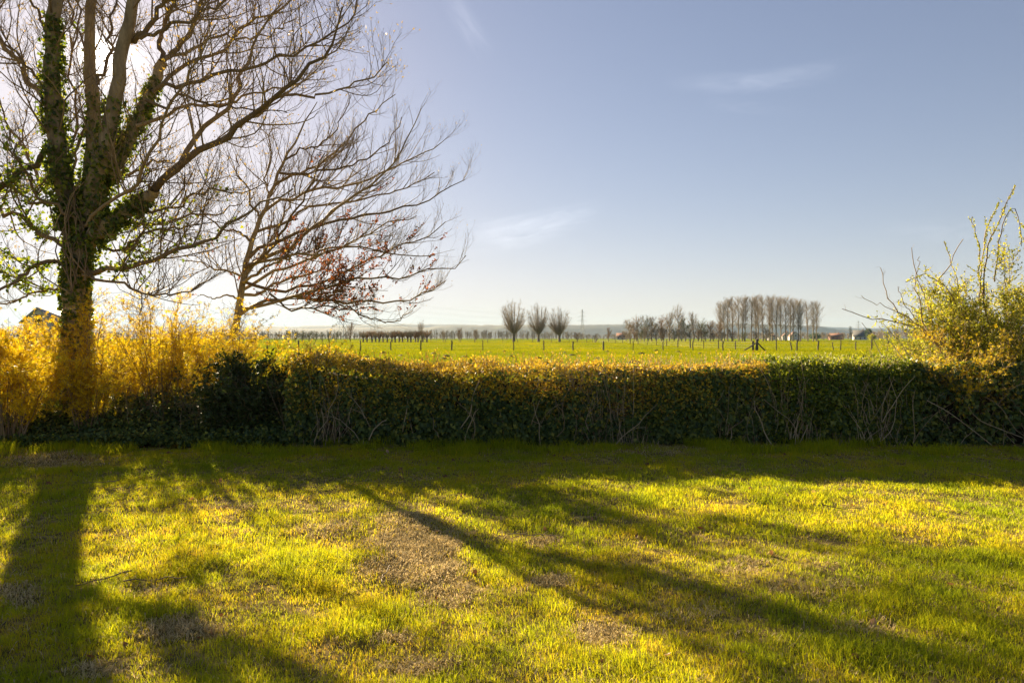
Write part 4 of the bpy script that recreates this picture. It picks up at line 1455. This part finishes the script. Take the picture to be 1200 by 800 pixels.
# the strainer post with its two diagonal struts
sp0 = np.array([gx(886.9, 87.6), 87.6, 0])
st_ = empty('strainer_post', sp0)
tag(st_, 'stout fence corner post propped by two diagonal timber struts', 'fence post')
mb = MB()
mb.tubes(np.array([[0, 0, -.3], [.0, 0, .2], [.02, 0, .9], [.01, 0, 1.4], [.01, 0, 1.44]]), np.array([.2, .19, .16, .14, .06]), 10)
mb.build('post', M_POST, st_)
for sx, sgn in ((-1.75, -1), (1.15, 1)):
    mb = MB()
    mb.tubes(np.array([[sx, -.05, -.05], [sx * .5, -.02, .45], [sgn * .16, 0, .95]]), np.array([.085, .085, .08]), 8)
    mb.build('strut', M_POST, st_)
mb = MB()
mb.tubes(np.array([[-.42, .3, -.3], [-.44, .3, .6], [-.43, .3, 1.22], [-.43, .3, 1.25]]), np.array([.09, .085, .08, .03]), 8)
mb.build('post', M_POST, st_)
lp = link('leaning_post', post_me[2])
lp.location = (gx(697.6, 222), 222, 0)
lp.rotation_euler = (0, .5, 0)
lp.scale = (1.6, 1.6, 1.3)
tag(lp, 'old slanting wooden post beside the tall end post of the receding fence', 'post')

# ------------------------------------------------------------------ far trees, built at their real size and distance
def bare_tree(kind, seed):
    """returns meshes (trunk, crown) for a leafless tree standing at the origin"""
    global rng
    keep, rng = rng, np.random.default_rng(seed)
    t_, c_ = MB(), MB()
    if kind == 'poplar':
        H = 21.0
        z = np.linspace(-.3, H * .95, 14)
        P = np.stack([np.cumsum(rng.normal(size=14) * .06), np.cumsum(rng.normal(size=14) * .06), z], -1)
        R = np.interp(z, [-.3, 1, H], [.3, .22, .04])
        t_.tubes(P, R, 8)
        n = 95
        tt = np.linspace(.26, .98, n)
        b0 = np.stack([np.interp(tt * H, z, P[:, k]) for k in range(3)], -1)
        a = rng.random(n) * 6.3
        ln = (1.5 + 3.4 * np.sin(np.clip((tt - .22) / .8, 0, 1) * np.pi) ** .6) * (.7 + .5 * rng.random(n))
        d = unit(np.stack([np.cos(a) * .7, np.sin(a) * .7, np.ones(n)], -1))
        pts = [b0]
        for k in range(6):
            d = unit(d + np.array([0, 0, .09]) + rng.normal(size=(n, 3)) * .08)
            pts.append(pts[-1] + d * (ln / 6)[:, None])
        Q = np.stack(pts, 1)
        c_.tubes(Q, np.full(n, .042)[:, None] * np.linspace(1, .4, 7), 4)
        q2, r2 = shoots(Q, np.full((n, 7), .04), 2.1, 36, 1.5, .3, .1, 5, .1, rfix=.016, rmin=.01)
        c_.tubes(q2, r2, 3)
        q3, r3 = shoots(q2, r2, 1.9, 38, .9, .3, .1, 4, .1, rfix=.012, rmin=.008)
        c_.tubes(q3, r3, 3)
    elif kind == 'pollard':
        H = 18.0
        P = np.array([[0, 0, -.3], [.05, 0, .6], [0, .05, 1.8], [.05, 0, 3.0], [0, 0, 3.8]])
        t_.tubes(P, np.array([.75, .62, .56, .62, .5]), 9, lump=.05)
        n = 64
        a = rng.random(n) * 6.3
        th = np.arccos(1 - 1.6 * rng.random(n))
        b0 = np.stack([np.cos(a) * .3, np.sin(a) * .3, 3.0 + rng.random(n)], -1)
        rr = .8 + .25 * rng.random(n)
        tg = np.stack([np.cos(a) * np.sin(th) * 5.6 * rr, np.sin(a) * np.sin(th) * 5.6 * rr, 11.2 + np.cos(th) * 6.6 * rr], -1)
        m_ = b0 + (tg - b0) * np.array([.62, .62, .42])
        u = np.linspace(0, 1, 9)[None, :, None]
        Q = (1 - u) ** 2 * b0[:, None] + 2 * u * (1 - u) * m_[:, None] + u ** 2 * tg[:, None] + np.cumsum(rng.normal(size=(n, 9, 3)) * .1, axis=1) * u
        c_.tubes(Q, np.full(n, .11)[:, None] * np.linspace(1, .3, 9), 4)
        q2, r2 = shoots(Q, np.full((n, 9), .05), 2.2, 40, 2.6, .0, .12, 6, .12, rfix=.02, rmin=.01, lenfall=.5)
        c_.tubes(q2, r2, 3)
        q3, r3 = shoots(q2, r2, 2.2, 45, 1.2, .0, .16, 4, .2, rfix=.016, rmin=.01, droop=.3)
        c_.tubes(q3, r3, 3)
    elif kind == 'willow':
        H = 4.6
        P = np.array([[0, 0, -.2], [.02, 0, .7], [0, .03, 1.4], [0, 0, 1.75]])
        t_.tubes(P, np.array([.33, .26, .27, .3]), 8, lump=.06)
        n = 90
        a = rng.random(n) * 6.3
        sp_ = rng.random(n) ** .5
        b0 = np.stack([np.cos(a) * .2 * sp_, np.sin(a) * .2 * sp_, 1.5 + .3 * rng.random(n)], -1)
        ln = 2.9 * (.6 + .45 * rng.random(n))
        d = unit(np.stack([np.cos(a) * .75 * sp_, np.sin(a) * .75 * sp_, np.ones(n)], -1))
        u = np.linspace(0, 1, 5)
        Q = b0[:, None] + d[:, None] * (ln[:, None] * u)[..., None] + rng.normal(size=(n, 5, 3)) * .03
        c_.tubes(Q, np.full(n, .035)[:, None] * np.linspace(1, .4, 5), 3)
        q2, r2 = shoots(Q, np.full((n, 5), .02), 1.8, 28, .8, .2, .1, 4, .2, rfix=.014, rmin=.01)
        c_.tubes(q2, r2, 3)
    else:                               # broad bushy tree, 12 m
        H = 12.0
        P = np.stack([np.cumsum(rng.normal(size=9) * .1), np.cumsum(rng.normal(size=9) * .1), np.linspace(-.3, H * .75, 9)], -1)
        t_.tubes(P, np.linspace(.3, .08, 9), 7)
        n = 26
        tt = np.linspace(.14, .95, n)
        b0 = np.stack([np.interp(tt * H * .75, P[:, 2], P[:, k]) for k in range(3)], -1)
        a = rng.random(n) * 6.3
        ln = (2.4 + 2.6 * np.sin(tt * np.pi) ** .5) * (.7 + .5 * rng.random(n))
        d = unit(np.stack([np.cos(a), np.sin(a), .55 + .9 * tt], -1))
        pts = [b0]
        for k in range(6):
            d = unit(d + np.array([0, 0, .14]) + rng.normal(size=(n, 3)) * .12)
            pts.append(pts[-1] + d * (ln / 6)[:, None])
        Q = np.stack(pts, 1)
        c_.tubes(Q, np.full(n, .075)[:, None] * np.linspace(1, .3, 7), 4)
        q2, r2 = shoots(Q, np.full((n, 7), .04), 3.2, 42, 1.9, .25, .14, 5, .1, rfix=.028, rmin=.015, lenfall=.3)
        c_.tubes(q2, r2, 3)
        q3, r3 = shoots(q2, r2, 2.6, 42, .9, .25, .14, 4, .1, rfix=.018, rmin=.012)
        c_.tubes(q3, r3, 3)
    rng = keep
    return t_.mesh('trunk', M_FARBARK), c_.mesh('crown', M_FARBARK)


M_GREENISH = solid_mat('greenish_twigs', [(.3, (.09, .085, .035)), (.55, (.15, .15, .055)), (.8, (.2, .19, .08))], .5, .9, 0, use_tint=.5)
M_OCHRE = solid_mat('ochre_twigs', [(.3, (.15, .09, .04)), (.55, (.24, .15, .07)), (.8, (.3, .2, .1))], .5, .9, 0, use_tint=.5)
VAR = {k: [bare_tree(k, 100 + 10 * j + q) for q in range(n_)] for j, (k, n_) in enumerate((('poplar', 5), ('pollard', 3), ('willow', 4), ('tree', 5)))}
OWN = {'poplar': 21.0, 'pollard': 17.0, 'willow': 4.6, 'tree': 12.3}


def plant(kind, name, x, d, top_y, label, cat='tree', group=None, v=None, wide=1.0, base_y=None, mat=None):
    z0 = 0.0
    h = CAMZ + (CY - top_y) / F * d
    o = empty(name, (gx(x, d), d, z0))
    tag(o, label, cat, group)
    t_, c_ = VAR[kind][(v if v is not None else int(rng.integers(99))) % len(VAR[kind])]
    s = h / OWN[kind]
    o.rotation_euler = (0, 0, rng.random() * 6.28)
    o.scale = (s * wide, s * wide, s)
    link('trunk', t_, o)
    c = link('crown', c_, o)
    if mat is not None:
        c.material_slots[0].link = 'OBJECT'
        c.material_slots[0].material = mat
    return o


ORD = ['first', 'second', 'third', 'fourth', 'fifth', 'sixth', 'seventh', 'eighth', 'ninth', 'tenth', 'eleventh', 'twelfth', 'thirteenth', 'fourteenth', 'fifteenth', 'sixteenth', 'seventeenth', 'eighteenth',
       'nineteenth', 'twentieth', 'twenty-first', 'twenty-second', 'twenty-third', 'twenty-fourth']
plant('pollard', 'pollard_tree', 602.3, 310, 353.5, 'tallest of the three fan-crowned pollard trees standing together in the pasture', 'tree', 'three pollard trees in the pasture', 0, 1.08)
plant('pollard', 'pollard_tree', 631, 310, 356, 'middle one of the three fan-crowned pollard trees in the pasture', 'tree', 'three pollard trees in the pasture', 1, 1.0)
plant('pollard', 'pollard_tree', 655.5, 312, 362, 'smallest of the three fan-crowned pollard trees, nearest the lattice pylon', 'tree', 'three pollard trees in the pasture', 2, 1.15)
pxs_ = np.linspace(843, 956, 23) + rng.normal(size=23) * 1.2
for i, x in enumerate(pxs_):
    t = np.interp(x, [840, 860, 880, 900, 925, 940, 957], [356, 352.5, 350.5, 350, 353, 354.5, 357]) + rng.normal() * .8
    plant('poplar', 'bare_poplar', x, 362 + rng.normal() * 7, t, f'{ORD[i]} bare tall poplar from the left in the close-set poplar row', 'tree', 'row of bare poplars', i, 1.38)
for i, (x, t, w, k) in enumerate([(738, 374, .8, 0), (746, 371, .9, 2), (755, 369, .8, 1), (764, 370.5, 1.0, 0), (775, 370, .9, 2), (784, 366, .8, 0), (795.5, 358.5, .6, 0), (803, 372, 1, 1), (813, 365.5, .7, 0), (822, 374, .9, 1), (832, 375.5, 1.0, 2), (842, 377, 1.0, 2)]):
    plant('tree', 'copse_tree', x, 345 + 12 * rng.random(), t, f'{ORD[i]} bare tree from the left in the brown copse beside the poplar row', 'tree', 'bare trees of the copse', i, w * 1.35, None, (None, M_GREENISH, M_OCHRE)[k])
for i, x in enumerate((734, 743, 751, 760, 769, 778, 790, 799, 808, 818, 827, 836, 846, 858, 872, 886, 898)):
    plant('tree', 'copse_bush', x, 335 + 6 * rng.random(), 383 + 5 * rng.random(), f'{ORD[i]} low twiggy bush from the left along the foot of copse and poplars', 'bush', 'bushes under the copse and poplars', i, 1.9, None, (None, M_OCHRE, M_GREENISH, None)[i % 4])
for i, x in enumerate(np.linspace(426, 500, 17)):
    plant('willow', 'pollard_willow', x + rng.normal() * .6, 262 + 14 * (i % 2) + rng.normal() * 3, 386.8 + rng.normal() * .7, f'{ORD[i]} brush-headed pollard willow from the left in the low row', 'tree', 'row of low pollard willows', i, 1.15, None, M_OCHRE if i % 3 else None)
for x, t, lb, k, w in ((410.5, 376.5, 'round bare tree just left of the low willow row', 3, .8), (494, 375.8, 'slender bare tree rising above the right end of the willow row', 4, .75),
                       (519.7, 387, 'small dark-trunked pollard standing alone right of the willow row', 1, 1.1), (538, 383.8, 'small round pollard, second from the willow row\'s right end', 2, 1.0),
                       (557.5, 385.5, 'small pollard nearest the tall fan-crowned pollard group, third from the willow row', 0, 1.0), (713.5, 383.5, 'small reddish bare tree left of the red-roofed farmhouse', 3, .9),
                       (676, 389, 'low dark bush by the foot of the lattice pylon', 2, 1.6), (697, 391, 'low brown bush beside the tall end post of the far fence', 0, 1.8)):
    plant('tree', 'field_tree', x, 292, t, lb, 'tree', None, k, w, None, M_OCHRE if k in (2, 3) else None)
for i, x in enumerate((338, 346, 354, 362, 370, 378, 386, 394)):
    plant('tree', 'orchard_tree', x, 270 + rng.normal() * 6, 387 + rng.normal() * .8, f'{ORD[i]} small greenish tree from the left in the row left of the willows', 'tree', 'small greenish trees left of the willows', i, 1.35, None, M_GREENISH)
for i, (x, t, w, m_) in enumerate([(965, 389, 1.5, None), (971, 390.5, 1.8, M_OCHRE), (988, 389.5, 1.6, None), (1024, 388, 1.5, M_OCHRE), (1031, 386, 1.2, None), (1040, 388, 1.6, M_GREENISH), (1050, 385, 1.2, None), (1062, 384, 1.2, M_OCHRE)]):
    plant('tree', 'village_tree', x, 500 + 14 * i, t, f'{ORD[i]} bare garden tree from the left among the village houses', 'tree', 'bare trees among the village houses', i, w, None, m_)
plant('poplar', 'young_poplar', 996.4, 330, 383.4, 'slim young poplar flushed yellow-green in front of the village', 'tree', None, 1, 1.1, None, M_GREENISH)


def clump_tree(name, label, x, d, top_y, wpx, mat, n=1500):
    """a dense evergreen: trunk plus a crown of many small leaf tufts"""
    h = CAMZ + (CY - top_y) / F * d
    o = empty(name, (gx(x, d), d, 0))
    tag(o, label, 'tree')
    t_ = MB()
    t_.tubes(np.array([[0, 0, -.2], [0, 0, h * .5], [.1, 0, h * .9]]), np.array([.25, .2, .05]), 7)
    t_.build('trunk', M_FARBARK, o)
    r = wpx / F * d / 2
    u = rand_dirs(n) * (rng.random(n) ** .4)[:, None]
    c = u * np.array([r, r, h * .46]) * (1 + .25 * vnoise(u[:, 0] * 3, u[:, 2] * 3 + u[:, 1], 1, 5))[:, None] + np.array([0, 0, h * .54])
    f = MB()
    f.leaves(c, rand_dirs(n), rand_dirs(n), .5 + .5 * rng.random(n), .35, rng.random(n), 'leaf')
    f.build('crown', mat, o)


clump_tree('yew_tree', 'dark rounded evergreen tree at the right gable of the grey-roofed house', 1018, 560, 384.2, 8.5, M_DARK)
clump_tree('garden_shrub', 'yellow-leaved shrub below the dark evergreen in the village', 1022, 470, 391.5, 9, M_FRESH, 900)
clump_tree('garden_shrub', 'broad dark hedge-like shrub between the poplars and the brown-roofed house', 955, 520, 390, 14, M_DARK, 1300)

# ------------------------------------------------------------------ pylons
def pylon(x, d, top_y, label):
    H = CAMZ + (CY - top_y) / F * d
    o = empty('lattice_pylon', (gx(x, d), d, 0))
    tag(o, label, 'pylon', 'high-voltage pylons on the horizon')
    mb = MB()
    lev = np.linspace(0, 1, 9)
    wd = np.interp(lev, [0, .55, 1], [H * .075, H * .028, H * .008])
    for sx in (-1, 1):
        for sy in (-1, 1):
            mb.tubes(np.stack([sx * wd, sy * wd, lev * H], -1), np.full(9, .2), 4)
    for i in range(8):
        for sy in (-1, 1):
            for s in (-1, 1):
                mb.tubes(np.array([[s * wd[i], sy * wd[i], lev[i] * H], [-s * wd[i + 1], sy * wd[i + 1], lev[i + 1] * H]]), np.full(2, .08), 3)
                mb.tubes(np.array([[sy * wd[i], s * wd[i], lev[i] * H], [sy * wd[i + 1], -s * wd[i + 1], lev[i + 1] * H]]), np.full(2, .08), 3)
    mb.build('lattice_mast', M_STEEL, o)
    for z, w in ((.62, .17), (.76, .14), (.9, .1)):
        a = MB()
        a.tubes(np.array([[-w * H, 0, z * H], [0, 0, z * H + .9], [w * H, 0, z * H]]), np.array([.1, .2, .1]), 4)
        a.tubes(np.array([[-w * H, 0, z * H], [w * H, 0, z * H]]), np.array([.14, .14]), 4)
        for s in (-1, 1):
            a.tubes(np.array([[s * w * H, 0, z * H], [s * w * H, 0, z * H - 2.2]]), np.array([.12, .12]), 4)
        a.build('crossarm', M_STEEL, o)
    o.rotation_euler = (0, 0, -.5)
    return o, H


pyl = [pylon(402.5, 900, 338, 'lattice pylon seen under the withered tree branches, left one of the close pair'), pylon(438.6, 1050, 343, 'lattice pylon standing over the left part of the willow row'),
       pylon(682.3, 1250, 362.5, 'tallest clearly visible pylon, right of the three pollard trees'), pylon(731.2, 1900, 376.5, 'tiny far pylon just left of the brown copse'), pylon(1005.8, 1500, 375.5, 'tiny faint pylon rising behind the grey-roofed house')]
lines = empty('power_line', pyl[1][0].location)
tag(lines, 'thin sagging power cables strung between the pylons', 'power line')
a, b_ = np.array(pyl[1][0].location), np.array(pyl[2][0].location)
for z, w in ((.62, .17), (.76, .14), (.9, .1)):
    for s in (-1, 1):
        off = np.array([math.cos(-.5), math.sin(-.5), 0]) * s * w
        A_, B_ = a + off * pyl[1][1] + np.array([0, 0, z * pyl[1][1] - 2.2]), b_ + off * pyl[2][1] + np.array([0, 0, z * pyl[2][1] - 2.2])
        u = np.linspace(0, 1, 24)[:, None]
        P = A_ + (B_ - A_) * u - np.array([0, 0, 9.0]) * 4 * u * (1 - u)
        mb = MB()
        mb.tubes(P - a, np.full(24, .05), 3)
        mb.build('cable', M_STEEL, lines)

# ------------------------------------------------------------------ houses of the village
def house(name, label, x, d, w, dep, eave, ridge_, rz, wall, roof, gable_front=False, cat='house', chim=True):
    o = empty(name, (gx(x, d), d, 0))
    o.rotation_euler = (0, 0, rz)
    tag(o, label, cat)
    m1 = MB()
    hw, hd = w / 2, dep / 2
    V = [(-hw, -hd, -.3), (hw, -hd, -.3), (hw, hd, -.3), (-hw, hd, -.3), (-hw, -hd, eave), (hw, -hd, eave), (hw, hd, eave), (-hw, hd, eave), (-hw, 0, ridge_), (hw, 0, ridge_)]
    m1.add(V, [(0, 1, 5, 4), (2, 3, 7, 6), (1, 2, 6, 5), (3, 0, 4, 7)], [(5, 6, 9), (7, 4, 8)])
    m1.build('wall', wall, o)
    m2 = MB()
    ov = .35
    k = (ridge_ - eave) / hd
    for s in (-1, 1):
        e = (s * (hd + ov), eave - k * ov)
        v = [(-hw - ov, e[0], e[1] + .03), (hw + ov, e[0], e[1] + .03), (hw + ov, 0, ridge_ + .03), (-hw - ov, 0, ridge_ + .03)]
        v += [(a_, b2, c_ + .18) for a_, b2, c_ in v]
        m2.add(v, [(0, 1, 2, 3), (4, 7, 6, 5), (0, 4, 5, 1), (1, 5, 6, 2), (2, 6, 7, 3), (3, 7, 4, 0)])
    r_ = m2.build('roof', roof, o)
    if chim:
        m3 = MB()
        m3.box((hw * .45, .0, ridge_ + .5), (.7, .6, 1.4))
        m3.build('chimney', M_BRICK, r_)
    nwin = max(2, int(w / 3))
    for i in range(nwin):
        xx = -hw + w * (i + .5) / nwin
        door = i == nwin // 2
        m4 = MB()
        m4.box((xx, -hd - .03, 1.05 if door else 1.55), (1.0, .1, 2.1 if door else 1.2))
        f = m4.build('door' if door else 'window', M_ROOFR if door else M_GLASS, o)
    for s in (-1, 1):
        m5 = MB()
        m5.box((s * (hw + .03), 0, min(eave + .6, ridge_ - 1.4)), (.1, 1.0, 1.2))
        m5.build('window', M_GLASS, o)
    return o


house('grey_roofed_house', 'long low white house under a grey tiled roof, left of the dark evergreen', 1007.5, 590, 10.5, 8, 3.0, 8.2, -.36, M_WHITE, M_ROOFG)
house('brown_roofed_house', 'brick house under a low brown roof, right of the poplar row', 979.5, 610, 11, 7, 2.9, 5.6, -.1, M_BRICK, M_ROOFR)
house('white_gabled_house', 'white gabled house showing between the poplar trunks, left of the brick-gabled house', 922.5, 560, 7, 8, 3.2, 6.4, 1.35, M_WHITE, M_ROOFR)
house('brick_gabled_house', 'pale house with reddish roof and gable between the rightmost poplar trunks', 930.5, 540, 7.5, 7, 3.0, 6.4, 1.5, M_WHITE, M_ROOFR)
house('small_white_house', 'small white house half hidden behind the middle poplars', 904, 580, 5, 6, 2.8, 5.0, .9, M_WHITE, M_ROOFR)
house('white_shed', 'tiny white shed behind the poplars, right of the small white house', 914, 570, 2.2, 3, 2.2, 2.9, .3, M_WHITE, M_ROOFG, False, 'shed', False)
house('red_roofed_farmhouse', 'farmhouse with white wall and dark red roof left of the brown copse', 727.5, 690, 8.5, 6, 2.6, 6.4, -.2, M_WHITE, M_ROOFR)
house('gabled_house', 'pale grey gabled house glimpsed through forsythia behind the ivy-clad trunk', 60, 95, 4.0, 5, 3.8, 5.6, 1.4, M_WHITE, M_STEEL, chim=False)

# ------------------------------------------------------------------ the far woods that close the plain
mb = MB()
n = 2600
d = 640 + 420 * rng.random(n)
x = gx(-250 + 1750 * rng.random(n), d)
pxs_ = x / d * F + CX
hmax = np.interp(pxs_, [-250, 380, 440, 520, 600, 670, 700, 780, 950, 1000, 1100, 1500], [9, 8, 8, 10, 10, 8, 4.5, 8, 7, 8, 10, 9]) * (1 + .3 * vnoise(x, d, .02, 5))
h = hmax * (.55 + .5 * rng.random(n)) * (d / 800)
P0 = np.stack([x, d, np.full(n, -.2)], -1)
P = P0[:, None, :] + np.array([0, 0, 1.0]) * (h[:, None] * np.array([0, .3, .65, .95]))[..., None] + rng.normal(size=(n, 4, 3)) * .25
mb.tubes(P, np.full((n, 1), .2) * np.array([1, .8, .6, .3]), 4)
q2, r2 = shoots(P, np.full((n, 4), .15), 1.5, 38, 4.0, .3, .12, 4, .12, rfix=.1, rmin=.06, lenfall=.45)
mb.tubes(q2, r2, 3)
q3, r3 = shoots(q2, r2, 1.6, 40, 1.7, .3, .12, 3, .2, rfix=.07, rmin=.04)
mb.tubes(q3, r3, 3)
tag(mb.build('distant_woods', M_FARBARK), kind='stuff')
